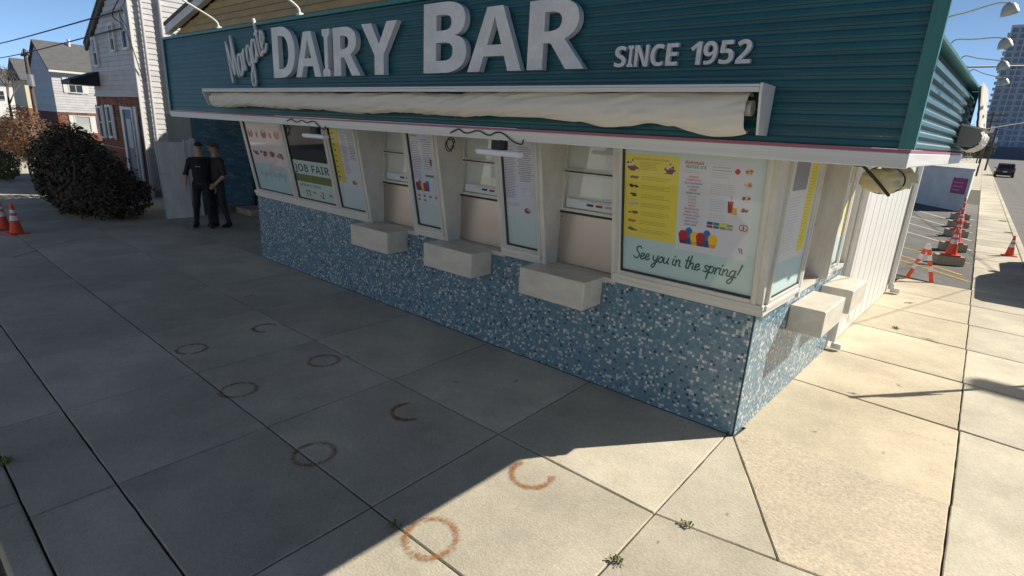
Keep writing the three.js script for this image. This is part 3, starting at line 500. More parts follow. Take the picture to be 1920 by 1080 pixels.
{
  const a = thing('rolled_awning', 'long cream canvas awning rolled up under white hood below the letters', 'awning', [0, 0, 0.82]);
  part('canvas_roll', clothRoll(-7.35, -0.02, 2.59, 0.11, 0.085, 21, (u) => 0.015 + 0.10 * Math.max(0, (u - 0.78) / 0.22) * (0.65 + 0.5 * Math.sin(u * 60)) + 0.012 * Math.sin(u * 31)), M.canvas, a);
  part('roller_tube', rod([-7.38, 2.59, 0.10], [0.0, 2.59, 0.10], 0.045, 0.045, 14), M.alu, a);
  part('hood', merged([rbox(-7.4, 0.06, 2.70, 2.715, 0.0, 0.235, 0.004), rbox(-7.4, 0.06, 2.672, 2.699, 0.222, 0.236, 0.004)]), M.cleanWhite, a);
  part('end_cap', prism([[0.0, 2.44], [0.17, 2.44], [0.237, 2.668], [0.237, 2.72], [0.0, 2.72]], 0.062, 0.076), M.cleanWhite, a);
  part('end_cap', prism([[0.0, 2.52], [0.17, 2.50], [0.237, 2.668], [0.237, 2.72], [0.0, 2.72]], -7.416, -7.402), M.cleanWhite, a);
  for (const x of [-6.2, -4.6, -3.0, -1.4]) part('bracket', box(x, x + 0.03, 2.5, 2.69, 0.002, 0.03), M.gasket, a);
}
{
  const p = bPoint(0, 0.825, 0), a = thing('rolled_awning', 'weathered awning roll with loose white tarp on the side fascia', 'awning', [p.x, 0, p.z], TB);
  part('canvas_roll', clothRoll(1.74, 2.62, 2.53, 0.085, 0.075, 23, (u) => 0.03 + 0.02 * Math.sin(u * 20)), M.canvas, a);
  part('roller_tube', rod([1.70, 2.53, 0.08], [2.66, 2.53, 0.08], 0.055, 0.055, 18), M.alu, a);
  part('hood', prism([[0.0, 2.625], [0.15, 2.595], [0.16, 2.607], [0.0, 2.64]], 1.69, 2.64), M.steel, a);
  part('end_cap', prism([[0.0, 2.46], [0.09, 2.45], [0.145, 2.49], [0.155, 2.55], [0.12, 2.60], [0.0, 2.62]], 1.694, 1.704), std([0.24, 0.24, 0.22], 0.6), a);
  const pos = [], idx = [], r = rngOf(8); for (let i = 0; i <= 18; i++) for (let k = 0; k <= 10; k++) pos.push(1.95 + i * 0.04 + Math.sin(k * 0.9 + i) * 0.008, 2.99 - k * 0.036 - (i % 5) * 0.008, 0.014 + 0.022 * (1 + Math.sin(i * 1.3)) + k * 0.006 + r() * 0.005);
  for (let i = 0; i < 18; i++) for (let k = 0; k < 10; k++) { const q = i * 11 + k; idx.push(q, q + 1, q + 11, q + 11, q + 1, q + 12); }
  const g = new THREE.BufferGeometry(); g.setAttribute('position', new THREE.Float32BufferAttribute(pos, 3)); g.setIndex(idx); g.computeVertexNormals(); part('tarp', g, M.tarp, a);
}
{
  const a = thing('rolled_awning', 'small pale yellow canvas roll hanging below the side soffit', 'awning', [0, 0, 0], TB), cream = std([0.60, 0.53, 0.33], 0.9, { side: THREE.DoubleSide });
  const q = noise2(20, 27), roll = new THREE.CapsuleGeometry(0.095, 0.95, 10, 28, 40).rotateZ(Math.PI / 2), p = roll.attributes.position;
  for (let i = 0; i < p.count; i++) { const a = Math.atan2(p.getY(i), p.getZ(i)), k = 1 + (q(p.getX(i) * 0.5 + 0.3, a * 0.16) - 0.5) * 0.5 + 0.05 * Math.sin(a * 9 + p.getX(i) * 6); p.setY(i, p.getY(i) * k * 0.85 - (p.getY(i) < 0 ? 0.02 : 0)); p.setZ(i, p.getZ(i) * k * 1.35); }
  roll.computeVertexNormals(); part('canvas_roll', roll.translate(1.2, 2.17, 0.5), cream, a);
  for (const x of [0.86]) part('strap', new THREE.TorusGeometry(0.112, 0.005, 6, 28).scale(1.25, 0.95, 1).rotateY(Math.PI / 2).translate(x, 2.165, 0.5), M.gasket, a);
  part('folding_arm', tube([[0.66, 2.3, 0.34], [0.62, 2.16, 0.5], [0.56, 2.07, 0.6]], 0.012, 12, 6), M.gasket, a); part('folding_arm', tube([[1.5, 2.3, 0.34], [1.6, 2.16, 0.4]], 0.012, 12, 6), M.gasket, a);
  part('bracket', box(0.64, 0.68, 2.26, 2.333, 0.31, 0.37), M.gasket, a); part('bracket', box(1.48, 1.52, 2.26, 2.333, 0.31, 0.37), M.gasket, a);
}
// ───────── light fittings ─────────
function striplight(x0, x1, label) {
  const o = thing('strip_light', label, 'light', [0, 0, 0], 0, 'strip lights under the eave'), y = 2.20, z = 0.79, c = (x0 + x1) / 2;
  part('tube_housing', rbox(x0, x1, y - 0.03, y + 0.022, z - 0.05, z + 0.04, 0.018, 3), std([0.82, 0.82, 0.88], 0.35), o);
  part('bracket', merged([rbox(c - 0.075, c + 0.075, y + 0.024, EAVE - 0.03, z - 0.035, z + 0.02, 0.008), box(c + 0.02, c + 0.055, y + 0.05, y + 0.09, z + 0.02, z + 0.024)]), M.dark, o);
  const cr = rngOf(Math.round(-x0 * 10)), cable = []; for (let i = 0; i <= 12; i++) cable.push(V(c + 0.1 - i * 0.055, EAVE + 0.02 + Math.sin(i * 1.4) * 0.016 + cr() * 0.012, 0.832));
  part('cable', tube(cable, 0.006, 60, 5), M.wire, o);
  const loop = []; for (let i = 0; i <= 16; i++) loop.push(V(c - 0.58 + Math.cos(i * 0.8) * 0.05, 2.25 + Math.sin(i * 0.8) * 0.05 - i * 0.002, 0.80 + i * 0.002)); part('cable', tube(loop, 0.006, 70, 5), M.wire, o);
  part('cable', tube([[c + 0.1, EAVE + 0.02, 0.832], [c + 0.2, EAVE - 0.03, 0.835], [c + 0.28, EAVE - 0.045, 0.82], [c + 0.3, EAVE - 0.01, 0.835]], 0.006, 24, 5), M.wire, o);
}
striplight(-2.34, -1.85, 'white strip light hanging under the eave before the white menu window');
striplight(-5.24, -4.78, 'white strip light hanging under the eave before the job fair window');
function gooseneck(base, tip, label, group, k = 1) {
  const o = thing('gooseneck_lamp', label, 'lamp', base, 0, group), d = V(tip[0] - base[0], tip[1] - base[1], tip[2] - base[2]), hx = d.clone().setY(0).normalize();
  const end = d.clone().addScaledVector(hx, 0.10 * k).add(V(0, -0.03 * k, 0));
  part('arm', tube([V(0, -0.06, 0), V(0, 0, 0).addScaledVector(hx, 0.02), d.clone().multiplyScalar(0.5), d, end], 0.014 * k, 40, 8), M.cleanWhite, o);
  const s = new THREE.LatheGeometry([[0.018, 0.05], [0.04, 0.03], [0.075, 0.01], [0.105, -0.04], [0.12, -0.1], [0.128, -0.15], [0.122, -0.15], [0.1, -0.05], [0.06, 0.0]].map(([a, b]) => new THREE.Vector2(a * k, b * k)), 20);
  s.rotateZ(0.25).translate(end.x, end.y - 0.02 * k, end.z); part('shade', s, M.alu, o); part('base_plate', rbox(-0.03, 0.03, -0.09, -0.05, -0.03, 0.03, 0.008), M.alu, o);
}
[[-0.42, 1.02, 3.13, 'white gooseneck lamp on the side parapet next to the shop corner'], [0.3, 1.0, 3.07, 'white gooseneck lamp second from the shop corner on the side parapet'], [1.05, 0.98, 3.03, 'white gooseneck lamp third from the shop corner on the side parapet'], [1.9, 0.97, 3.0, 'white gooseneck lamp farthest from the shop corner on the side parapet']].forEach(([t, off, y, l]) => { const b = bPoint(t, 0.76, 3.085), e = bPoint(t, off, y + 0.02); gooseneck([b.x, b.y, b.z], [e.x, e.y, e.z], l, 'gooseneck lamps over the side wall', 0.30); });
for (const [x, l] of [[-7.35, 'white gooseneck lamp on the parapet above the script lettering'], [-5.22, 'white gooseneck lamp on the parapet above the letters of DAIRY']]) gooseneck([x, 3.595, 0.78], [x - 0.15, 3.98, 1.5], l, 'gooseneck lamps above the main front');

// ───────── upper gabled storey behind, alcove wing ─────────
{
  const o = thing('gabled_storey', 'tan boarded gable with white rake trim behind teal fascia', 'building');
  const top = (x) => 4.13 + 0.219 * (x + 14.01), X0 = -14.0, X1 = -4.6, R = -9.3, yt = (x) => (x < R ? top(x) : top(R) - 0.219 * (x - R));
  part('core', prism([[X0 + 0.02, 2.42], [X0 + 0.02, yt(X0)], [R, yt(R)], [X1, yt(X1)], [X1, 2.42]], -5.5, -1.08, 'z'), M.tan[0], o);
  for (let i = 0; i < 24; i++) {
    const a = 2.42 + i * 0.12, b = a + 0.118; let x0 = X0, x1 = X1; if (b > yt(X0)) { x0 = X0 + (b - yt(X0)) / 0.219; x1 = R + (R - x0); } if (x1 - x0 < 0.1) break;
    part('board', prism([[-1.079, a], [-1.03, a], [-1.052, b], [-1.079, b]], x0, x1), M.tan[i % 3], o);
  }
  for (const s of [1, -1]) { const e = s > 0 ? X0 - 0.12 : X1 + 0.5, q = s > 0 ? yt(X0) - 0.026 : yt(X1) - 0.11;
    part('rake_trim', prism([[e, q], [R, yt(R)], [R, yt(R) + 0.17], [e, q + 0.17]].slice()[Symbol.iterator] ? [[e, q], [R, yt(R)], [R, yt(R) + 0.17], [e, q + 0.17]] : [], -1.02, -0.9, 'z'), M.white, o);
    part('roof_slope', prism([[e, q + 0.172], [R, yt(R) + 0.172], [R, yt(R) + 0.24], [e, q + 0.24]], -5.7, -0.88, 'z'), M.shingle, o); }
  part('corner_board', box(X0 - 0.03, X0 + 0.12, 2.42, yt(X0) - 0.02, -1.028, -0.98), M.white, o);
  part('added_shade_block', box(-13.6, -6, 2.5, 5.5, -10, -5.51), M.tan[1], o);  // unseen block added to throw shade on the flank of the grey house
}
{
  const o = thing('mural_wing', 'low wing wall painted with a blue mural beside the alcove', 'wall');
  part('wall', box(-14.6, -13.12, 0, 2.3, -6, -0.86), std([0.20, 0.22, 0.20], 0.8, { map: paintMap }), o);
  const t = canvasTexture(512, 512, (g) => { const r = rngOf(44); g.fillStyle = '#4d7488'; g.fillRect(0, 0, 512, 512); for (let i = 0; i < 240; i++) { g.strokeStyle = ['rgba(110,150,170,.35)', 'rgba(50,90,120,.35)', 'rgba(160,190,200,.25)'][i % 3]; g.lineWidth = 4 + r() * 12; const y = r() * 512, x = r() * 512; g.beginPath(); g.moveTo(x, y); g.quadraticCurveTo(x + 30, y - 16 * r(), x + 70, y + 10 * r()); g.stroke(); } });
  part('mural_panel', box(-13.118, -13.10, 0.16, 2.28, -2.2, -0.92), std(0xffffff, 0.7, { map: t }), o);
  part('frame_post', box(-13.118, -13.05, 0.0, 2.3, -2.28, -2.21), M.dark, o);
  part('light_panel', box(-13.118, -13.09, 0.16, 2.28, -3.2, -2.285), std([0.22, 0.38, 0.48], 0.7, { map: paintMap }), o);
  part('step', rbox(-13.09, -12.3, -0.002, 0.15, -3.2, -1.7, 0.015), M.concrete[1], o);
}
{ // white panels leaning by the wing
  for (const [x, z0, z1, h, tilt, l] of [[-12.86, -0.62, -0.06, 1.72, 0.10, 'wide white panel leaning upright outside the mural wing'], [-12.93, -0.78, -0.66, 1.76, 0.09, 'narrow white board leaning beside the wide panel'], [-12.97, -0.90, -0.81, 1.80, 0.08, 'thin white batten leaning nearest the blue mural']]) {
    const o = thing('leaning_panel', l, 'panel', [x, 0.001, 0]); o.rotation.z = tilt;
    part('sheet', rbox(-0.02, 0.02, 0, h, z0, z1, 0.006), M.cleanWhite, o);
    if (z1 - z0 > 0.3) { part('edge_strip', box(-0.021, 0.026, 0.001, h - 0.001, z1 + 0.001, z1 + 0.022), M.alu, o); part('handle', rbox(0.021, 0.04, 1.0, 1.03, z1 - 0.1, z1 - 0.02, 0.005), M.alu, o); }
    else part('edge_strip', box(-0.021, 0.024, 0.001, h - 0.001, z1 + 0.001, z1 + 0.012), M.alu, o);
  }
}

// ───────── houses along the side street ─────────
function wallWindow(parent, name, x, y, w, h, z, opts = {}) {   // on a wall that faces +z of the parent
  const g = sub(name, parent, x, y, z), f = 0.06;
  part('frame', merged([box(-w / 2 - f, -w / 2, -f, h + f, 0.001, 0.06), box(w / 2, w / 2 + f, -f, h + f, 0.001, 0.06), box(-w / 2, w / 2, h, h + f, 0.001, 0.06), box(-w / 2, w / 2, -f, 0, 0.001, 0.08)]), M.cleanWhite, g);
  part('pane', box(-w / 2, w / 2, h / 2 + 0.015, h, 0.004, 0.02), opts.top ?? M.paneDark, g); part('pane', box(-w / 2, w / 2, 0, h / 2 - 0.015, 0.004, 0.014), opts.low ?? M.paneDark, g);
  part('rail', box(-w / 2, w / 2, h / 2 - 0.015, h / 2 + 0.015, 0.004, 0.04), M.cleanWhite, g);
  if (opts.mullion) part('mullion', merged([box(-0.015, 0.015, h / 2 + 0.016, h, 0.021, 0.03), box(-0.015, 0.015, 0, h / 2 - 0.016, 0.021, 0.03)]), M.cleanWhite, g);
  for (const s of opts.shutters ? [-1, 1] : []) part('shutter', rbox(s * (w / 2 + f + 0.14) - 0.13, s * (w / 2 + f + 0.14) + 0.13, -f, h + f, 0.001, 0.045, 0.008), M.cleanWhite, g);
}
function clap(parent, x0, x1, y0, y1, dy, z, clip) { for (let y = y0, i = 0; y < y1 - 0.01; y += dy, i++) { const b = Math.min(y + dy - 0.003, y1), [a, c] = clip ? clip(b) : [x0, x1]; if (c - a < 0.05) break; part('clapboard', prism([[z, y], [z + 0.022, y], [z + 0.006, b], [z, b]], a, c), M.siding[i % 3], parent); } }
const brickGeo = [0, 1].map((k) => rbox(0, 0.2 - k * 0.004, 0, 0.062, 0.0005, 0.014 + k * 0.003, 0.004, 1));
function bricks(parent, x0, x1, y0, y1, z, limit) { let n = 0; const loose = []; for (let y = y1 - 0.07, r = 0; y > y0; y -= 0.073, r++) for (let x = x0 - (r % 2) * 0.1; x < x1 - 0.02; x += 0.212) { const a = Math.max(x, x0), b = Math.min(x + 0.2, x1); if (b - a < 0.03) continue; const k = Math.floor(rnd() * 4);
  if (n < limit) { const m = part('brick', brickGeo[n % 2], M.brick[k], parent); m.position.set(a, y, z); m.scale.x = (b - a) / 0.2; n++; } else loose.push(brickGeo[0].clone().scale((b - a) / 0.2, 1, 1).translate(a, y, z)); }
  if (loose.length) part('brick_courses', merged(loose), M.brick[0], parent).userData.kind = 'stuff'; }
{ // nearer house: grey clapboard over brick, gable end to the street
  const o = thing('grey_house', 'grey clapboard and brick house rising behind the big shrub', 'house', [-16.7, 0, -1.0]);
  const W = 4.1, eave = 4.1, slope = 0.52, clip = (y) => (y <= eave ? [-W, 0] : [-W + (y - eave) / slope, -(y - eave) / slope * 0.0]);
  part('core', merged([box(-W + 0.02, -0.02, 0, eave, -7, -0.02), prism([[-W + 0.02, eave], [-0.02, eave], [-0.02, eave + 0.9], [-W / 2 + 0.6, eave + slope * W * 0.62]], -7, -0.02, 'z')]), M.mortar, o);
  bricks(o, -W, 0, 1.2, 2.70, 0.0 - 0.02, 300);
  part('brick_base', box(-W, 0, 0, 1.2, -0.02, 0.0), M.brick[0], o);
  part('belt_course', box(-W - 0.01, 0.012, 2.70, 2.76, -0.02, 0.03), M.siding[0], o);
  clap(o, -W, 0, 2.76, 6.2, 0.13, -0.02, clip);
  part('rake_trim', prism([[-W - 0.12, eave - 0.06], [-W + 2.4, eave + slope * 2.4], [-W + 2.4, eave + slope * 2.4 + 0.16], [-W - 0.12, eave + 0.1]], -0.02, 0.06, 'z'), M.shingle, o);
  part('roof_slope', prism([[-W - 0.12, eave + 0.102], [-W + 2.4, eave + slope * 2.4 + 0.162], [-W + 2.4, eave + slope * 2.4 + 0.24], [-W - 0.12, eave + 0.18]], -7, 0.08, 'z'), M.shingle, o);
  const pale = std([0.34, 0.40, 0.46], 0.3);
  wallWindow(o, 'window', 0.42 - 0.0 - 0.1 - 0.1, 3.96, 0.001 + 0.42, 0.85, 0, { top: pale }); o.children.at(-1).position.x = -0.45;
  wallWindow(o, 'window', -1.55, 3.95, 0.28, 0.62, 0, { top: pale }); wallWindow(o, 'window', -3.3, 3.6, 0.34, 0.72, 0, { top: pale });
  wallWindow(o, 'window', -3.9 + 0.1, 1.5, 0.4, 0.85, 0.0, {}); wallWindow(o, 'window', -2.85, 1.55, 0.4, 0.85, 0.0, {});
  for (const x of [-4.02, -3.45, -3.05, -2.5]) part('shutter', rbox(x - 0.09, x + 0.09, 1.45, 2.45, 0.01, 0.05, 0.008), M.siding[0], o);
  const d = sub('door', o, -1.05, 0.1, 0.0); part('leaf', rbox(-0.36, 0.36, 0, 2.25, 0.01, 0.05, 0.01), std([0.03, 0.06, 0.12], 0.4), d); part('frame', merged([box(-0.44, -0.362, 0, 2.33, 0.0, 0.08), box(0.362, 0.44, 0, 2.33, 0.0, 0.08), box(-0.361, 0.361, 2.252, 2.33, 0.0, 0.08)]), M.cleanWhite, d); part('handle', new THREE.SphereGeometry(0.03, 8, 6).translate(0.28, 1, 0.08), M.steel, d); part('glazing', box(-0.2, 0.2, 1.2, 2.0, 0.051, 0.06), pale, d);
  for (const x of [-1.62, -0.48]) part('shutter', rbox(x - 0.1, x + 0.1, 0.4, 2.45, 0.005, 0.05, 0.008), M.cleanWhite, o);
  // the sunlit flank
  for (let y = 0.2, i = 0; y < 6.1; y += 0.14, i++) part('clapboard', prism([[-0.02, y], [0.004, y], [-0.012, y + 0.137], [-0.02, y + 0.137]], 0.03, 6.5).rotateY(Math.PI / 2), M.siding[i % 3], o);
  part('corner_board', box(-0.03, 0.03, 0, 6.2, -0.03, 0.04), M.cleanWhite, o);
  part('downpipe', merged([rod([0.07, 0.05, -0.25], [0.07, 6, -0.25], 0.04), rod([0.06, 0.1, -0.7], [0.06, 6, -0.7], 0.05)]), M.siding[1], o);
  part('utility_wires', merged([tube([[0.05, 4.4, 0.1], [0.1, 4.7, 0.25], [0.06, 5.1, 0.05], [0.08, 5.8, 0.0]], 0.014, 30, 5), tube([[0.05, 5.3, 0.06], [-0.3, 4.7, 0.3], [0.12, 4.4, 0.2], [0.06, 3.2, -0.1]], 0.012, 30, 5)]), M.wire, o);
  const b = sub('door_canopy', o, -W - 0.2, 3.0, 0.0); part('hood', prism([[0.0, 0], [0.75, 0], [0.75, 0.12], [0.0, 0.42]], -0.1, 0.9), M.dark, b);
}
{ // next house: sunlit flank, brick below
  const X = -48, Z = -5.4, o = thing('pale_house', 'pale house with grey roof and sunlit side beyond the grey house', 'house', [X, 0, Z]);
  const eave = 4.6, ridge = 6.5, D = 6.2;
  part('core', merged([box(-D, -0.02, 0, eave, -9, -0.02), prism([[-D, eave], [-0.02, eave], [-D / 2, ridge - 0.06]], -9, -0.02, 'z')]), M.mortar, o);
  const side = sub('side_wall', o); side.rotation.y = Math.PI / 2;
  clapSide(side, 0, 9, 1.9, eave, 0.17); bricks(side, 0.0, 2.6, 0.8, 1.86, 0.0, 150); part('brick_base', box(0, 9, 0, 0.8, -0.02, 0.012), M.brick[1], side);
  function clapSide(p, a, b, y0, y1, dy) { for (let y = y0, i = 0; y < y1; y += dy, i++) part('clapboard', prism([[-0.02, y], [0.02, y], [0.004, y + dy - 0.004], [-0.02, y + dy - 0.004]], a, b), M.siding[i % 3], p); }
  for (let y = 1.9, i = 0; y < ridge; y += 0.2, i++) { const b = y + 0.196, k = b < eave ? 0 : (b - eave) / (ridge - eave) * D / 2; if (D - 2 * k > 0.1) part('clapboard', prism([[-0.02, y], [0.02, y], [0.004, b], [-0.02, b]], -D + k, -k), M.siding[i % 3], o); }
  part('gable_base', box(-D, 0, 0, 1.88, -0.02, 0.02), M.brick[2], o);
  for (const s of [0, 1]) { const e = s ? -D - 0.2 : 0.2; part('roof_slope', prism([[e, eave - 0.12], [-D / 2, ridge], [-D / 2, ridge + 0.14], [e, eave + 0.05]], -9.2, 0.15, 'z'), M.shingle, o); }
  part('gutter', rbox(0.16, 0.3, eave - 0.16, eave - 0.02, -9.2, 0.15, 0.03), M.cleanWhite, o);
  const put = (x, y, w, h, op) => { wallWindow(o, 'window', 0, 0, w, h, 0, op); const g = o.children.at(-1); g.position.set(0.012, y, -x); g.rotation.y = Math.PI / 2; };
  put(1.25, 3.25, 0.72, 0.95, { mullion: true, shutters: true }); put(1.35, 0.6, 0.85, 1.05, { low: std([0.5, 0.52, 0.5], 0.4), top: std([0.4, 0.42, 0.42], 0.4), shutters: true });
  part('chimney_pipe', rod([-D / 2 + 0.3, ridge - 0.2, -1.9], [-D / 2 + 0.3, ridge + 0.4, -1.9], 0.09), M.cleanWhite, o);
}
{ const o = thing('cream_house', 'small cream house with dark roof far down the side street', 'house', [-72, 0, -8.0]);
  part('wall', box(-6, 0, 0, 4.6, -7, 0), std([0.66, 0.57, 0.42], 0.8), o); part('brick_base', box(-6.03, 0.03, 0, 1.9, -7.03, 0.03), M.brick[3], o); part('roof', prism([[-6.4, 4.5], [0.4, 4.5], [-3, 6.6]], -7.3, 0.3, 'z'), M.shingle, o);
  for (const z of [-1.5, -3.6]) { wallWindow(o, 'window', 0, 0, 0.8, 1.1, 0, {}); const g = o.children.at(-1); g.position.set(0.02, 2.7, z); g.rotation.y = Math.PI / 2; } }
{ const o = thing('white_house', 'distant white house at the end of the side street', 'house', [-110, 0, -9.5]); part('wall', box(-6, 0, 0, 5, -7, 0), M.cleanWhite, o); part('roof', prism([[-6.4, 4.9], [0.4, 4.9], [-3, 7]], -7.3, 0.3, 'z'), M.shingle, o); for (const z of [-2, -5]) { wallWindow(o, 'window', 0, 0, 0.9, 1.2, 0, {}); const g = o.children.at(-1); g.position.set(0.02, 2.6, z); g.rotation.y = Math.PI / 2; } }

// unseen houses added across the street; their bright fronts light the shaded shop front
[[-27, 9.5, 6.2, [0.60, 0.63, 0.68], 'unseen blue grey clapboard house across the side street facing the grey house'], [-15.5, 10.5, 6.6, [0.66, 0.69, 0.74], 'unseen white clapboard house across the side street facing the alcove'], [-3.2, 11.5, 6.0, [0.64, 0.66, 0.70], 'unseen pale clapboard house across the side street facing the serving windows'], [10.5, 10, 6.4, [0.58, 0.62, 0.68], 'unseen light grey clapboard house across the side street by the corner']].forEach(([x, w, h, c, l], n) => {
  const o = thing('added_opposite_house', l, 'house', [x, -0.13, 14.5], Math.PI, 'unseen houses added across the side street'), m = std(c, 0.7, { map: paintMap });
  part('wall', box(-w / 2, w / 2, 0, h, -8, -0.02), m, o);
  for (let y = 0.6, i = 0; y < h - 0.05; y += 0.2, i++) part('clapboard', prism([[-0.02, y], [0.02, y], [0.002, Math.min(y + 0.196, h)], [-0.02, Math.min(y + 0.196, h)]], -w / 2, w / 2), m, o);
  part('roof', prism([[0.5, h + 0.001], [0.5, h + 0.12], [-4, h + 2.6], [-8.5, h + 0.12], [-8.5, h + 0.001]], -w / 2 - 0.3, w / 2 + 0.3), M.shingle, o);
  for (const y of [1.1, 3.9]) for (const u of [-0.3, 0.3]) wallWindow(o, 'window', u * w + (y < 2 ? 0.2 : 0), y, 1.0, 1.4, 0.02, { mullion: true, shutters: n % 2 === 0 });
  const d = sub('door', o, 0.3, 0.0, 0.02); part('leaf', rbox(-0.45, 0.45, 0.3, 2.4, 0.002, 0.05, 0.01), std([[0.2, 0.03, 0.03], [0.03, 0.06, 0.12], [0.05, 0.1, 0.06], [0.06, 0.05, 0.05]][n], 0.5), d); part('step', rbox(-0.8, 0.8, 0, 0.29, 0.03, 0.9, 0.02), M.concrete[n % 4], d);
});

// ───────── plants ─────────
function leafCloud(blobs, count, size, colors, seed, shell = 0.35) {
  const r = rngOf(seed), pos = [], nor = [], col = [], tot = blobs.reduce((s, b) => s + b[3] * b[4] * b[5], 0), q = noise2(16, seed);
  for (const [bx, by, bz, rx, ry, rz] of blobs) for (let i = 0, n = Math.round(count * rx * ry * rz / tot); i < n; i++) {
    const u = r() * 2 - 1, a = r() * 6.283, s = Math.sqrt(1 - u * u), R = Math.pow(1 - shell + shell * r(), 0.6) * (0.80 + 0.34 * q(a / 6.283 + bx, u * 0.5 + 0.5 + by)), d = V(s * Math.cos(a), u, s * Math.sin(a));
    const c = V(bx + d.x * rx * R, by + d.y * ry * R, bz + d.z * rz * R); if (c.y < 0.03) continue;
    const n3 = d.clone().add(V(r() - .5, r() - .3, r() - .5).multiplyScalar(1.5)).normalize(), t = V(r() - .5, r() - .5, r() - .5).cross(n3).normalize(), b = n3.clone().cross(t), L = size * (0.6 + 0.8 * r()), w = L * 0.48, k = colors[Math.floor(r() * colors.length)], f = 0.75 + 0.5 * r();
    const P = [c.clone().addScaledVector(t, -L / 2), c.clone().addScaledVector(b, w / 2).addScaledVector(n3, L * .08), c.clone().addScaledVector(t, L / 2), c.clone().addScaledVector(b, -w / 2).addScaledVector(n3, L * .08)];
    for (const j of [0, 2, 1, 0, 3, 2]) { pos.push(P[j].x, P[j].y, P[j].z); nor.push(n3.x, n3.y, n3.z); col.push(k[0] * f, k[1] * f, k[2] * f); }
  }
  const g = new THREE.BufferGeometry(); g.setAttribute('position', new THREE.Float32BufferAttribute(pos, 3)); g.setAttribute('normal', new THREE.Float32BufferAttribute(nor, 3)); g.setAttribute('color', new THREE.Float32BufferAttribute(col, 3)); return g;
}
const leafMat = new THREE.MeshPhysicalMaterial({ vertexColors: true, roughness: 0.75, side: THREE.DoubleSide });
function branches(seed, height, spread, depth, r0) {
  const r = rngOf(seed), out = [];
  (function grow(p, d, len, rad, lv) { const e = p.clone().addScaledVector(d, len); out.push(rod(p, e, rad, rad * 0.68, lv > 2 ? 4 : 7)); if (lv >= depth) return; const n = lv ? 2 + (r() > .5) : 3; for (let i = 0; i < n; i++) grow(e.clone().addScaledVector(d, -len * 0.12 * i), d.clone().add(V((r() - .5) * spread, r() * 0.45, (r() - .5) * spread)).normalize(), len * (0.62 + r() * 0.2), rad * 0.62, lv + 1); })(V(0, 0, 0), V(0, 1, 0), height * 0.3, r0, 0);
  return merged(out);
}
{
  const o = thing('large_shrub', 'big dark reddish green shrub filling the front of the grey house', 'shrub', [-15.0, 0, 0.75]);
  part('foliage', leafCloud([[0.7, 0.75, 0.1, 1.4, 0.8, 0.8], [-0.6, 0.95, 0.15, 1.4, 0.95, 0.8], [-1.8, 1.0, 0.1, 1.1, 0.95, 0.8], [1.35, 0.5, -0.05, 1.05, 0.62, 0.7], [0.0, 0.45, 0.35, 2.1, 0.5, 0.65], [0.2, 1.3, 0.0, 0.5, 0.4, 0.45], [-1.3, 1.62, 0.1, 0.55, 0.4, 0.5], [1.4, 1.0, 0.2, 0.4, 0.35, 0.4]], 22000, 0.09, [[0.028, 0.036, 0.015], [0.038, 0.04, 0.018], [0.05, 0.033, 0.02], [0.022, 0.03, 0.013], [0.055, 0.048, 0.024], [0.06, 0.03, 0.02]], 31, 0.4), leafMat, o).userData.kind = 'stuff';
  const st = []; for (let i = 0; i < 22; i++) { const x = between(-5.4, 1.7), z = between(-0.4, 0.6); st.push(tube([[x, 0, z], [x + between(-.15, .15), 0.5, z + between(-.1, .1)], [x + between(-.3, .3), 1.2, z + between(-.3, .3)]], 0.018, 8, 5)); } part('stems', merged(st), M.bark, o);
  part('blossom', leafCloud([[0.4, 1.0, 0.2, 1.2, 0.6, 0.7], [-1.4, 1.2, 0.2, 1.2, 0.65, 0.7]], 130, 0.06, [[0.30, 0.12, 0.10], [0.34, 0.20, 0.14]], 33, 0.1), leafMat, o).userData.kind = 'stuff';
}
{ const o = thing('russet_shrub', 'russet leaved shrub glowing in sun beyond the dark shrub', 'shrub', [-30, 0, -0.6]); part('foliage', leafCloud([[0, 1.1, 0, 1.6, 1.2, 1], [-1.6, 0.8, 0.3, 1.3, 0.9, 0.9]], 5000, 0.11, [[0.20, 0.06, 0.03], [0.14, 0.05, 0.03], [0.10, 0.07, 0.03], [0.06, 0.06, 0.03]], 35, 0.5), leafMat, o).userData.kind = 'stuff'; part('stems', branches(36, 2.4, 1.1, 3, 0.04), M.bark, o); }
{ const o = thing('green_shrub', 'small yellow green shrub at the sidewalk edge past the dark shrub', 'shrub', [-22.6, 0, 1.3]); part('foliage', leafCloud([[0, 0.45, 0, 0.9, 0.5, 0.45]], 2600, 0.08, [[0.10, 0.12, 0.03], [0.06, 0.09, 0.03], [0.13, 0.10, 0.04]], 37, 0.5), leafMat, o).userData.kind = 'stuff'; part('stems', branches(38, 0.8, 1.3, 3, 0.02), M.bark, o); }
for (const [x, z, h, s, l] of [[-56, -4.2, 5.2, 51, 'bare branched tree beside the utility pole on the side street'], [-80, -6.2, 6.0, 52, 'bare tree far down the side street before the white house']]) { const o = thing('bare_tree', l, 'tree', [x, 0, z]); part('trunk', rod([0, 0, 0], [0, h * 0.22, 0], 0.13, 0.11), M.bark, o); part('branches', branches(s, h, 1.3, 5, 0.10).translate(0, h * 0.2, 0), M.bark, o); }
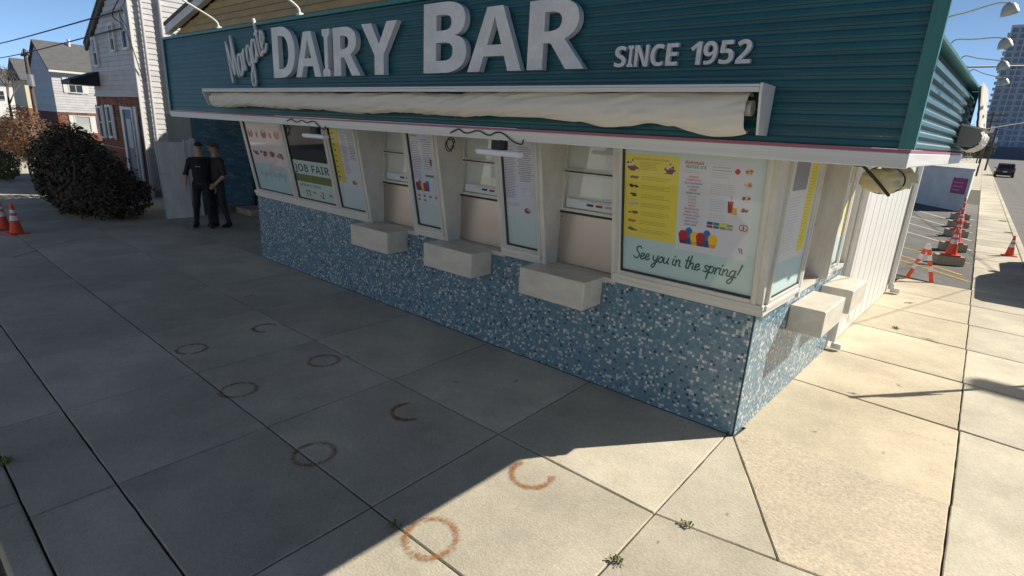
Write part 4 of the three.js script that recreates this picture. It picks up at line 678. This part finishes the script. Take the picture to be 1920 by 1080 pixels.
for (const [x, z, h, s, l] of [[-2.0, -62, 5.0, 61, 'leafy street tree just past the white low building'], [-1.2, -84, 6.2, 62, 'leafy street tree between the two utility poles'], [-0.8, -46, 2.6, 63, 'low bushy tree at the corner of the white low building'], [0.4, -120, 6.5, 64, 'leafy tree at the far end of the main street']]) {
  const o = thing('street_tree', l, 'tree', [x, 0, z]); part('trunk', rod([0, 0, 0], [0, h * 0.5, 0], 0.12, 0.07), M.bark, o); part('branches', branches(s, h * 0.8, 1.1, 3, 0.07).translate(0, h * 0.25, 0), M.bark, o);
  part('crown', leafCloud([[0, h * 0.62, 0, h * 0.26, h * 0.34, h * 0.26], [h * 0.12, h * 0.5, h * 0.1, h * 0.2, h * 0.22, h * 0.2], [-h * 0.14, h * 0.55, 0, h * 0.18, h * 0.22, h * 0.2]], 3600, 0.2, [[0.05, 0.065, 0.025], [0.07, 0.075, 0.03], [0.10, 0.085, 0.04]], s, 0.6), leafMat, o).userData.kind = 'stuff';
}
function weed(x, z, k, label) {
  const o = thing('weed', label, 'weed', [x, 0, z]), r = rngOf(Math.round(x * 97 + z * 13)), pos = [], col = [];
  for (let i = 0; i < 26 * k; i++) { const a = r() * 6.28, L = 0.012 + r() * 0.028 * k, b = V(Math.cos(a + 1.57), 0, Math.sin(a + 1.57)).multiplyScalar(0.003 + r() * 0.004), p = V((r() - .5) * 0.06 * k, 0, (r() - .5) * 0.03), m = p.clone().add(V(Math.cos(a) * L * .6, 0.012 + r() * 0.025, Math.sin(a) * L * .6)), t = p.clone().add(V(Math.cos(a) * L, 0.008 + r() * 0.02, Math.sin(a) * L)), c = [0.09 + r() * 0.12, 0.13 + r() * 0.09, 0.03];
    for (const q of [p, m.clone().add(b), m.clone().sub(b), m.clone().add(b), t, m.clone().sub(b)]) { pos.push(q.x, q.y, q.z); col.push(...c); } }
  const g = new THREE.BufferGeometry(); g.setAttribute('position', new THREE.Float32BufferAttribute(pos, 3)); g.setAttribute('color', new THREE.Float32BufferAttribute(col, 3)); g.computeVertexNormals(); part('leaves', g, leafMat, o).userData.kind = 'stuff'; part('root_tuft', new THREE.ConeGeometry(0.01, 0.012, 6).translate(0, 0.002, 0), M.bark, o);
}
weed(2.25, -19.5, 3.4, 'grass clump growing along the kerb beyond the lone cone'); weed(2.2, -23.5, 4.2, 'wide grass clump at the kerb edge of the sunny sidewalk');
weed(-0.02, 1.93, 1.1, 'green weed sprouting in the joint that runs from the shop corner'); weed(0.16, 1.35, 0.9, 'dry flat weed lying along the cross joint by the pebbled slab'); weed(-1.19, 2.64, 1.1, 'tiny grass tuft in the joint beside the rust ring'); weed(0.69, -4.6, 1.3, 'small weed in the sunny pavement beside the side wall'); weed(-3.6, 4.08, 1.6, 'weed clump growing against the kerb in the shade');

// ───────── traffic cones, blocks, barricade ─────────
function cone(pos, label, group, size = 1) {   // size: a shorter or taller cone
  const o = thing('traffic_cone', label, 'cone', pos, 0.3, group), R = (y) => 0.135 - 0.105 * y / 0.7, seg = (a, b, m, n, d = 0) => part(n, new THREE.CylinderGeometry(R(b) + d, R(a) + d, b - a, 20, 1, true).translate(0, (a + b) / 2 + 0.03, 0), m, o);
  part('base', rbox(-0.19, 0.19, 0, 0.035, -0.19, 0.19, 0.012), M.orange, o); seg(0.0, 0.30, M.orange, 'body'); seg(0.30, 0.42, M.reflective, 'band', 0.002); seg(0.42, 0.48, M.orange, 'body'); seg(0.48, 0.56, M.reflective, 'band', 0.002); seg(0.56, 0.7, M.orange, 'body');
  part('tip', new THREE.SphereGeometry(0.031, 12, 8, 0, 7, 0, 1.6).translate(0, 0.73, 0), M.orange, o); o.scale.setScalar(size); return o;
}
cone([-12.6, 0, 2.6], 'orange cone with white bands on the shaded sidewalk', undefined, 0.78); cone([-13.2, 0, 2.70], 'orange cone near the kerb behind the other shaded cone', undefined, 0.78);
cone([2.13, 0, -13.9], 'lone orange cone near the kerb of the sunny street', undefined, 0.68);
[[1.0, -11.1], [1.0, -13.4], [0.97, -16.6], [0.95, -19.4], [0.92, -22.4]].forEach(([x, z], i) => {
  const b = thing('concrete_block', ['grey concrete block and cone closest to the striped barricade', 'grey concrete block second in the row behind the barricade', 'grey concrete block in the middle of the cone row', 'grey concrete block fourth in the row behind the barricade', 'grey concrete block and cone closest to the white building'][i], 'block', [x, 0.0, z], 0.35, 'blocks along the parking lot'); part('block_body', metreUV(rbox(-0.26, 0.26, 0.0, 0.2, -0.17, 0.17, 0.012)), M.block, b); part('lifting_hole', new THREE.CylinderGeometry(0.03, 0.03, 0.004, 10).translate(0.19, 0.201, 0), M.dark, b);
  cone([x + 0.02, 0.206, z], ['orange cone on the block closest to the striped barricade', 'orange cone on the second block behind the barricade', 'orange cone on the middle block of the row', 'orange cone on the fourth block behind the barricade', 'orange cone on the block closest to the white building'][i], 'cones on blocks along the parking lot', 0.8);
});
{
  const o = thing('barricade', 'red and white striped folding barricade standing by the parking lot', 'barricade', [0.67, 0, -8.55], 0.0);
  for (const s of [-1, 1]) { const leg = sub('leg', o, 0, 0.94, 0); leg.rotation.z = s * 0.27;
    for (let i = 0; i < 7; i++) part('stripe', box(-0.045, 0.045, -(i + 1) * 0.14 + 0.002, -i * 0.14, s * 0.03 - 0.015, s * 0.03 + 0.015), i % 2 || i > 4 ? M.orange : M.reflective, leg); }
  o.scale.setScalar(0.76); part('hinge', rod([0, 0.93, -0.07], [0, 0.93, 0.07], 0.02), M.steel, o); part('cross_board', rbox(-0.13, 0.13, 0.44, 0.47, -0.01, 0.01, 0.004), M.reflective, o);
}

// ───────── right hand street: low building, poles, cars, tower ─────────
{
  const a = V(0.94, 0, -25.8), b = V(-1.57, 0, -29.3), d = b.clone().sub(a).normalize(), o = thing('low_white_building', 'low white building at the back of the parking lot with a pink sign', 'building', [a.x, 0, a.z], Math.atan2(d.z, -d.x));
  const out = [[0, 0], [-2.51, -3.5], [-6, -8.37], [-6, -20], [0, -20]], turnBack = (g) => g.rotateY(-Math.atan2(d.z, -d.x));   // plan: the lot wall, then the flank along the street
  part('wall', metreUV(turnBack(prism(out, 0, 1.72, 'y')), 0.4), M.cleanWhite, o); part('roof_edge', turnBack(prism(out.map(([x, z]) => [x * 1.01 + 0.03, z * 1.004 + 0.06]), 1.722, 1.80, 'y')), M.white, o);
  const t = canvasTexture(256, 160, (g) => { g.fillStyle = '#b3487c'; g.fillRect(0, 0, 256, 160); g.fillStyle = '#d79ab8'; for (const y of [40, 80, 118]) lines(g, rngOf(y), 30, y, 190, 1, 4, '#dba6c0', 12); });
  const s = sub('sign_panel', o); part('board', box(-1.05, -0.2, 0.72, 1.38, 0.002, 0.03), std([0.35, 0.08, 0.2], 0.6), s); part('print', new THREE.PlaneGeometry(0.84, 0.65).translate(-0.625, 1.05, 0.033), std(0xffffff, 0.6, { map: t }), s);
}
{ const o = thing('beige_townhouse', 'pale townhouse beside the trees on the main street', 'building', [-4.2, 0, -70]); part('wall', box(-6, 3.2, 0, 6.2, -8, 0), std([0.5, 0.47, 0.42], 0.8), o); part('upper_storey', box(-6, 2.2, 6.2, 9.2, -8, -1), std([0.05, 0.07, 0.11], 0.6), o); part('roof', box(-6.2, 2.5, 9.2, 9.4, -8.2, -0.8), M.shingle, o); for (const x of [-3.4, -0.8, 1.6]) for (const y of [1.0, 3.8]) wallWindow(o, 'window', x, y, 0.9, 1.3, 0, {}); for (const y of [1.0, 3.8]) for (const z of [-2, -5]) { wallWindow(o, 'window', 0, 0, 0.9, 1.3, 0, {}); const g = o.children.at(-1); g.position.set(3.2, y, z); g.rotation.y = Math.PI / 2; } }
function pole(x, z, h, label, arms = 2) { const o = thing('utility_pole', label, 'pole', [x, 0, z]); part('shaft', rod([0, 0, 0], [0, h, 0], 0.14, 0.09, 10), M.wood, o); for (let i = 0; i < arms; i++) part('crossarm', rbox(-1.0, 1.0, h - 0.4 - i * 0.7, h - 0.28 - i * 0.7, -0.06, 0.06, 0.01), M.wood, o); for (const s of [-0.8, -0.4, 0.4, 0.8]) part('insulator', rod([s, h - 0.28, 0], [s, h - 0.12, 0], 0.04), M.steel, o); part('transformer', rod([0.25, h - 2.2, 0], [0.25, h - 1.5, 0], 0.18, 0.18, 12), M.steel, o); return o; }
pole(0.9, -78, 7.0, 'tall utility pole behind the trees of the main street'); pole(1.75, -112, 6.6, 'farther utility pole near the tower on the main street');
pole(-46, -3.9, 5.6, 'utility pole with boxes on the side street by the bare tree', 1);
const wires = (label, list, group) => list.forEach((p, i) => { const o = thing('overhead_wire', Array.isArray(label) ? label[i] : label, 'wire', [0, 0, 0], 0, group); part('cable', tube(p.slice(0, 3).map((q) => V(...q)), p[3], 40, 5), M.wire, o); });
wires(['upper black overhead wire running past the grey house gable', 'lower black overhead wire running past the grey house gable'], [[[-16.9, 4.84, -0.9], [-33, 4.86, -0.9], [-62, 5.2, -0.8], 0.022], [[-17.2, 4.42, -0.9], [-33, 4.28, -0.9], [-62, 4.7, -0.8], 0.02]], 'wires along the side street');
wires(['black cable leaving the side parapet between the gooseneck lamps', 'thin cable leaving the white side wall behind the lamps'], [[[0.84, 3.0, -0.9], [1.6, 3.25, -3.2], [6, 4.6, -16], 0.009], [[0.35, 2.6, -7.0], [2.2, 3.2, -11], [8, 4.6, -24], 0.009]], 'wires from the shop across the street');
wires(['thin wire on the street side of the main street poles', 'thin wire on the house side of the main street poles', 'thin wire swinging from the tall pole across the main street'], [[[1.3, 6.75, -78], [1.7, 6.4, -95], [2.1, 6.35, -112], 0.02], [[0.1, 6.75, -78], [0.4, 6.4, -95], [0.95, 6.35, -112], 0.02], [[1.3, 6.75, -78], [3.0, 6.2, -40], [8, 6.6, -15], 0.014]], 'wires between the main street poles');
function car(pos, turn, label, paint) {
  const o = thing('parked_suv', label, 'car', pos, turn), bodyM = new THREE.MeshPhysicalMaterial({ color: new THREE.Color().setRGB(...paint), roughness: 0.35, metalness: 0.3, clearcoat: 1, clearcoatRoughness: 0.08 });
  const s = new THREE.Shape([[-2.25, 0.34], [-2.28, 0.75], [-2.22, 1.0], [2.1, 0.98], [2.28, 0.8], [2.3, 0.4], [2.2, 0.3], [-2.1, 0.3]].map(([x, y]) => new THREE.Vector2(x, y))), c = new THREE.Shape([[-2.2, 0.98], [-2.02, 1.5], [-1.8, 1.6], [0.3, 1.6], [0.55, 1.54], [1.2, 0.98]].map(([x, y]) => new THREE.Vector2(x, y)));
  const ex = (sh, w, b) => new THREE.ExtrudeGeometry(sh, { depth: w - 2 * b, bevelEnabled: true, bevelSize: b, bevelThickness: b, bevelSegments: 3 }).translate(0, 0, -(w - 2 * b) / 2);
  part('body', ex(s, 1.82, 0.06), bodyM, o); part('cabin', ex(c, 1.6, 0.05), bodyM, o);
  const side = (pts) => { for (const k of [-1, 1]) part('window', prism(pts, k > 0 ? 0.801 : -0.812, k > 0 ? 0.812 : -0.801, 'z'), M.paneDark, o); };
  side([[-1.95, 1.05], [-1.85, 1.45], [-1.0, 1.48], [-1.0, 1.05]]); side([[-0.92, 1.05], [-0.92, 1.48], [0.25, 1.48], [0.9, 1.05]]);
  part('rear_window', box(-0.66, 0.66, -0.2, 0.2, 0, 0.012).rotateY(-Math.PI / 2).rotateZ(-0.33).translate(-2.17, 1.28, 0), M.paneDark, o); part('windscreen', box(-0.66, 0.66, -0.28, 0.28, 0, 0.012).rotateY(Math.PI / 2).rotateZ(0.86).translate(0.93, 1.3, 0), M.paneDark, o);
  for (const z of [-0.72, 0.72]) { part('tail_light', rbox(-2.36, -2.3, 0.75, 1.0, z - 0.12, z + 0.12, 0.02), std([0.35, 0.01, 0.01], 0.25), o); part('headlight', rbox(2.3, 2.36, 0.66, 0.82, z - 0.18, z + 0.18, 0.02), M.steel, o); part('mirror', rbox(0.75, 0.9, 0.98, 1.1, z * 1.33 - 0.09, z * 1.33 + 0.09, 0.03), bodyM, o); }
  part('number_plate', box(-2.375, -2.366, 0.62, 0.76, -0.2, 0.2), M.reflective, o); part('bumper', rbox(-2.42, -2.2, 0.32, 0.58, -0.88, 0.88, 0.05), M.dark, o);
  for (const x of [-1.42, 1.42]) for (const z of [-0.83, 0.83]) { const w = sub('wheel', o, x, 0.33, z); part('tyre', new THREE.CylinderGeometry(0.33, 0.33, 0.22, 24).rotateX(Math.PI / 2), M.dark, w); part('rim', new THREE.CylinderGeometry(0.2, 0.2, 0.226, 16).rotateX(Math.PI / 2), M.steel, w); }
  return o;
}
car([3.55, -0.138, -11.2], Math.PI / 2, 'silver SUV parked at the kerb beside the lone cone', [0.42, 0.43, 0.45]);
car([3.5, -0.138, -88], Math.PI / 2, 'dark SUV parked farther along the main street', [0.05, 0.04, 0.04]);
{ // signpost at the kerb; its shadow crosses the pavement
  const o = thing('street_sign', 'street signpost at the kerb with a rectangular plate', 'sign', [2.25, 0, -3.75]); part('post', rod([0, 0, 0], [0, 1.95, 0], 0.025), M.steel, o); part('plate', rbox(-0.15, 0.15, 1.25, 1.7, 0.03, 0.036, 0.002).rotateY(0.75), M.reflective, o);
}
{ const o = thing('street_lamp', 'tall street lamp across the main street with a long arm', 'lamp', [12.1, -0.13, -11.2]); part('post', rod([0, 0, 0], [0, 7.5, 0], 0.11, 0.07, 12), M.steel, o); part('arm', tube([[0, 7.0, 0], [-1.4, 7.5, 0], [-3.6, 7.6, 0]], 0.05, 24, 8), M.steel, o); part('lamp_head', rbox(-4.3, -3.55, 7.5, 7.68, -0.18, 0.18, 0.06), M.steel, o); }
{ // residential tower far down the street
  const o = thing('residential_tower', 'tall grey residential tower at the far end of the main street', 'tower', [-3.5, 0, -560]), W = 60, N = 22, fh = 4.2, wall = std([0.58, 0.58, 0.60], 0.8), slabM = std([0.70, 0.70, 0.70], 0.8), pane = std([0.22, 0.26, 0.32], 0.25), wg = box(0, 2.9, 1.1, 3.6, 0.0, 0.35);
  part('wall', box(0, W, 0, N * fh, -20, 0), wall, o); part('roof_parapet', box(-0.4, W + 0.4, N * fh, N * fh + 1.6, -20.4, 0.4), slabM, o); part('podium', box(-2, W + 4, 0, 9, 0.5, 8), std([0.16, 0.17, 0.19], 0.8), o);
  for (let f = 0; f < N; f++) { part('balcony_slab', box(-1.6, W + 0.2, f * fh + 0.2, f * fh + 0.55, -20, 1.7), slabM, o); for (let i = 0; i < 11; i++) { const m = part('window', wg, pane, o); m.position.set(1.0 + i * 4.1 + (i % 2) * 0.6, f * fh, 0.001); } }
  for (let i = 0; i < 4; i++) part('pier', box(-0.2 + i * 8.6, 0.5 + i * 8.6, 0, N * fh, 0.36, 1.2), slabM, o);
}

// ───────── two people by the alcove ─────────
const seg = (p, a, b, ra, rb, sx = 1, sz = 1) => { const px = (p[0] - a[0]) / sx, py = p[1] - a[1], pz = (p[2] - a[2]) / sz, bx = (b[0] - a[0]) / sx, by = b[1] - a[1], bz = (b[2] - a[2]) / sz, l = bx * bx + by * by + bz * bz, t = l ? Math.max(0, Math.min(1, (px * bx + py * by + pz * bz) / l)) : 0; return Math.hypot(px - bx * t, py - by * t, pz - bz * t) - (ra + (rb - ra) * t); };
const smin = (a, b, k) => { const h = Math.max(0, k - Math.abs(a - b)) / k; return Math.min(a, b) - h * h * k * 0.25; };
function surface(bones, c, half, res, k, colour) {       // bones: [a, b, ra, rb, sx, sz]
  const mc = new MarchingCubes(res, M.dark, false, false, 120000); mc.isolation = 0; const p = [0, 0, 0], hs = res / 2;
  for (let z = 0; z < res; z++) for (let y = 0; y < res; y++) for (let x = 0; x < res; x++) {
    p[0] = c[0] + (x - hs) / hs * half; p[1] = c[1] + (y - hs) / hs * half; p[2] = c[2] + (z - hs) / hs * half; let d = 9;
    for (const b of bones) { const e = seg(p, ...b); if (e < 0.25) d = smin(d, e, k); }
    mc.field[z * res * res + y * res + x] = -d;
  }
  mc.update(); const n = mc.count, pos = new Float32Array(n * 3), col = new Float32Array(n * 3);
  for (let i = 0; i < n; i++) { for (let q = 0; q < 3; q++) pos[i * 3 + q] = mc.positionArray[i * 3 + q] * half + c[q]; col.set(colour(pos[i * 3], pos[i * 3 + 1], pos[i * 3 + 2]), i * 3); }
  let g = new THREE.BufferGeometry(); g.setAttribute('position', new THREE.BufferAttribute(pos, 3)); g.setAttribute('color', new THREE.BufferAttribute(col, 3)); g = mergeVertices(g, 1e-5); g.computeVertexNormals(); return g.toNonIndexed();
}
function person(label, pos, turn, P) {
  const o = thing('person', label, 'person', pos, turn), skin = [0.46, 0.28, 0.20], B = [];
  const hip = [[-0.095, 0.92, 0], [0.095, 0.92, 0]];
  B.push([[0, 0.96, 0], [0, 1.14, 0.005], 0.150, 0.140, 1.08, 0.72], [[0, 1.14, 0.005], [0, 1.36, 0.0], 0.140, 0.165, 1.12, 0.70], [[-0.16, 1.415, -0.01], [0.16, 1.415, -0.01], 0.062, 0.062], [[0, 1.42, -0.01], [0, 1.56, 0.01], 0.06, 0.052]);
  for (const i of [0, 1]) { const { knee, ankle, toe, elbow, wrist } = P; const s = i ? 1 : -1; B.push([hip[i], knee[i], 0.092, 0.066], [knee[i], ankle[i], 0.066, 0.046], [[ankle[i][0], 0.05, ankle[i][2]], toe[i], 0.050, 0.036], [[s * 0.195, 1.40, -0.01], elbow[i], 0.058, 0.043], [elbow[i], wrist[i], 0.042, 0.030]); }
  const colour = (x, y, z) => { if (y < 0.1) return [0.012, 0.012, 0.013]; const arm = Math.min(...[0, 1].map((i) => Math.min(seg([x, y, z], P.elbow[i], P.wrist[i], 0.04, 0.03), seg([x, y, z], [(i ? 1 : -1) * 0.195, 1.40, -0.01], P.elbow[i], 0.055, 0.043)))); const up = Math.min(...[0, 1].map((i) => { const s = i ? 1 : -1, m = [(s * 0.195 + P.elbow[i][0]) / 2, (1.4 + P.elbow[i][1]) / 2 - 0.03, P.elbow[i][2] / 2]; return Math.hypot(x - m[0], y - m[1], z - m[2]); })); if (arm < 0.012 && up > 0.13 && y < 1.26) return skin; if (y > 1.495) return skin; if (y > 0.93) return P.shirt; return P.trousers; };
  const list = [surface(B, [0, 0.80, 0.02], 0.86, 120, 0.05, colour)];
  // head: skull, jaw, nose, ears, turned a little
  const h = P.head, hb = [[[0, 1.695, -0.012], [0, 1.70, 0.022], 0.078, 0.074, 0.95, 1.12], [[0, 1.60, 0.035], [0, 1.655, 0.035], 0.044, 0.058], [[0, 1.672, 0.098], [0, 1.645, 0.112], 0.008, 0.013], [[-0.076, 1.64, 0.0], [-0.08, 1.69, -0.008], 0.012, 0.017, 0.6, 1], [[0.076, 1.64, 0.0], [0.08, 1.69, -0.008], 0.012, 0.017, 0.6, 1], [[0, 1.52, 0.0], [0, 1.61, 0.0], 0.052, 0.055]];
  const hg = surface(hb, [0, 1.65, 0.02], 0.16, 64, 0.025, (x, y, z) => { if (z > 0.07 && Math.abs(Math.abs(x) - 0.032) < 0.011 && Math.abs(y - 1.675) < 0.006) return [0.02, 0.015, 0.012]; if (z > 0.07 && Math.abs(x) < 0.024 && Math.abs(y - 1.613) < 0.005) return [0.22, 0.08, 0.07]; if (z > 0.07 && Math.abs(Math.abs(x) - 0.032) < 0.016 && Math.abs(y - 1.693) < 0.004) return [0.05, 0.03, 0.02]; return skin; });
  hg.translate(0, -1.56, 0).rotateX(P.nod ?? 0).rotateY(h).translate(0, 1.56, 0); list.push(hg);
  for (const i of [0, 1]) { const s = i ? 1 : -1, f = [[[0, 0, 0], [0, -0.075, 0.004], 0.020, 0.026, 0.6, 1.35]]; [[-0.030, 0.052], [-0.010, 0.066], [0.011, 0.062], [0.030, 0.048]].forEach(([z, l]) => f.push([[0, -0.085, z], [-s * 0.006, -0.085 - l * 0.55, z * 1.05], 0.0098, 0.009], [[-s * 0.006, -0.085 - l * 0.55, z * 1.05], [-s * 0.024, -0.085 - l, z], 0.009, 0.008])); f.push([[0, -0.03, 0.03], [-s * 0.012, -0.062, 0.052], 0.012, 0.0105], [[-s * 0.012, -0.062, 0.052], [-s * 0.02, -0.092, 0.056], 0.0105, 0.009]);
    const g = surface(f, [0, -0.07, 0], 0.115, 52, 0.008, () => skin), d = V(P.wrist[i][0] - P.elbow[i][0], P.wrist[i][1] - P.elbow[i][1], P.wrist[i][2] - P.elbow[i][2]).normalize(); g.applyQuaternion(new THREE.Quaternion().setFromUnitVectors(V(0, -1, 0), d)).translate(...P.wrist[i]); list.push(g); }
  part('body', merged(list), new THREE.MeshStandardMaterial({ vertexColors: true, roughness: 0.85 }), o);
  const hd = sub(P.cap ? 'cap' : 'hair', o, 0, 1.56, 0); hd.rotation.set(P.nod ?? 0, h, 0, 'YXZ');
  if (P.cap) { part('crown', new THREE.SphereGeometry(0.096, 24, 12, 0, 7, 0, 1.45).scale(0.95, 0.85, 1.13).translate(0, 0.155, 0.005), M.dark, hd); part('peak', new THREE.CylinderGeometry(0.075, 0.085, 0.012, 20, 1, false, -1.3, 2.6).scale(1, 1, 1.25).translate(0, 0.165, 0.07), M.dark, hd); }
  else { part('crown', new THREE.SphereGeometry(0.094, 26, 14, 0, 7, 0, 1.75).scale(0.95, 1, 1.14).rotateX(-0.45).translate(0, 0.138, -0.004), std([0.12, 0.075, 0.04], 0.9), hd); }
  part('belt', new THREE.CylinderGeometry(0.158, 0.160, 0.035, 28, 1, true).scale(1.08, 1, 0.735).translate(0, 0.945, 0.001), M.dark, o);
  if (P.logo) part('shirt_print', box(-0.05, 0.05, -0.008, 0.012, 0, 0.004).translate(-0.05, 1.30, 0.121), std([0.35, 0.32, 0.2], 0.8), o);
}
person('person in dark cap, black shirt and black trousers standing with arms down', [-11.5, 0, -0.36], 1.2, { knee: [[-0.14, 0.5, 0.0], [0.11, 0.5, 0.08]], ankle: [[-0.18, 0.08, -0.09], [0.10, 0.08, 0.06]], toe: [[-0.22, 0.036, 0.07], [0.12, 0.036, 0.23]], elbow: [[-0.285, 1.13, -0.05], [0.262, 1.12, -0.03]], wrist: [[-0.30, 0.90, 0.07], [0.255, 0.88, 0.06]], shirt: [0.012, 0.013, 0.017], trousers: [0.014, 0.015, 0.018], head: 0.1, cap: true, logo: true });
person('person in dark maroon shirt and navy trousers leaning in with one forearm bent', [-11.42, 0, -0.64], 0.1, { knee: [[-0.10, 0.5, 0.05], [0.11, 0.5, -0.02]], ankle: [[-0.09, 0.08, 0.05], [0.15, 0.08, -0.10]], toe: [[-0.10, 0.036, 0.21], [0.19, 0.036, 0.05]], elbow: [[-0.24, 1.12, -0.02], [0.25, 1.13, -0.04]], wrist: [[-0.20, 0.92, 0.12], [0.20, 0.95, 0.14]], shirt: [0.035, 0.024, 0.028], trousers: [0.022, 0.026, 0.04], head: -0.25, nod: 0.12, cap: false });

renderer.render(scene, camera);
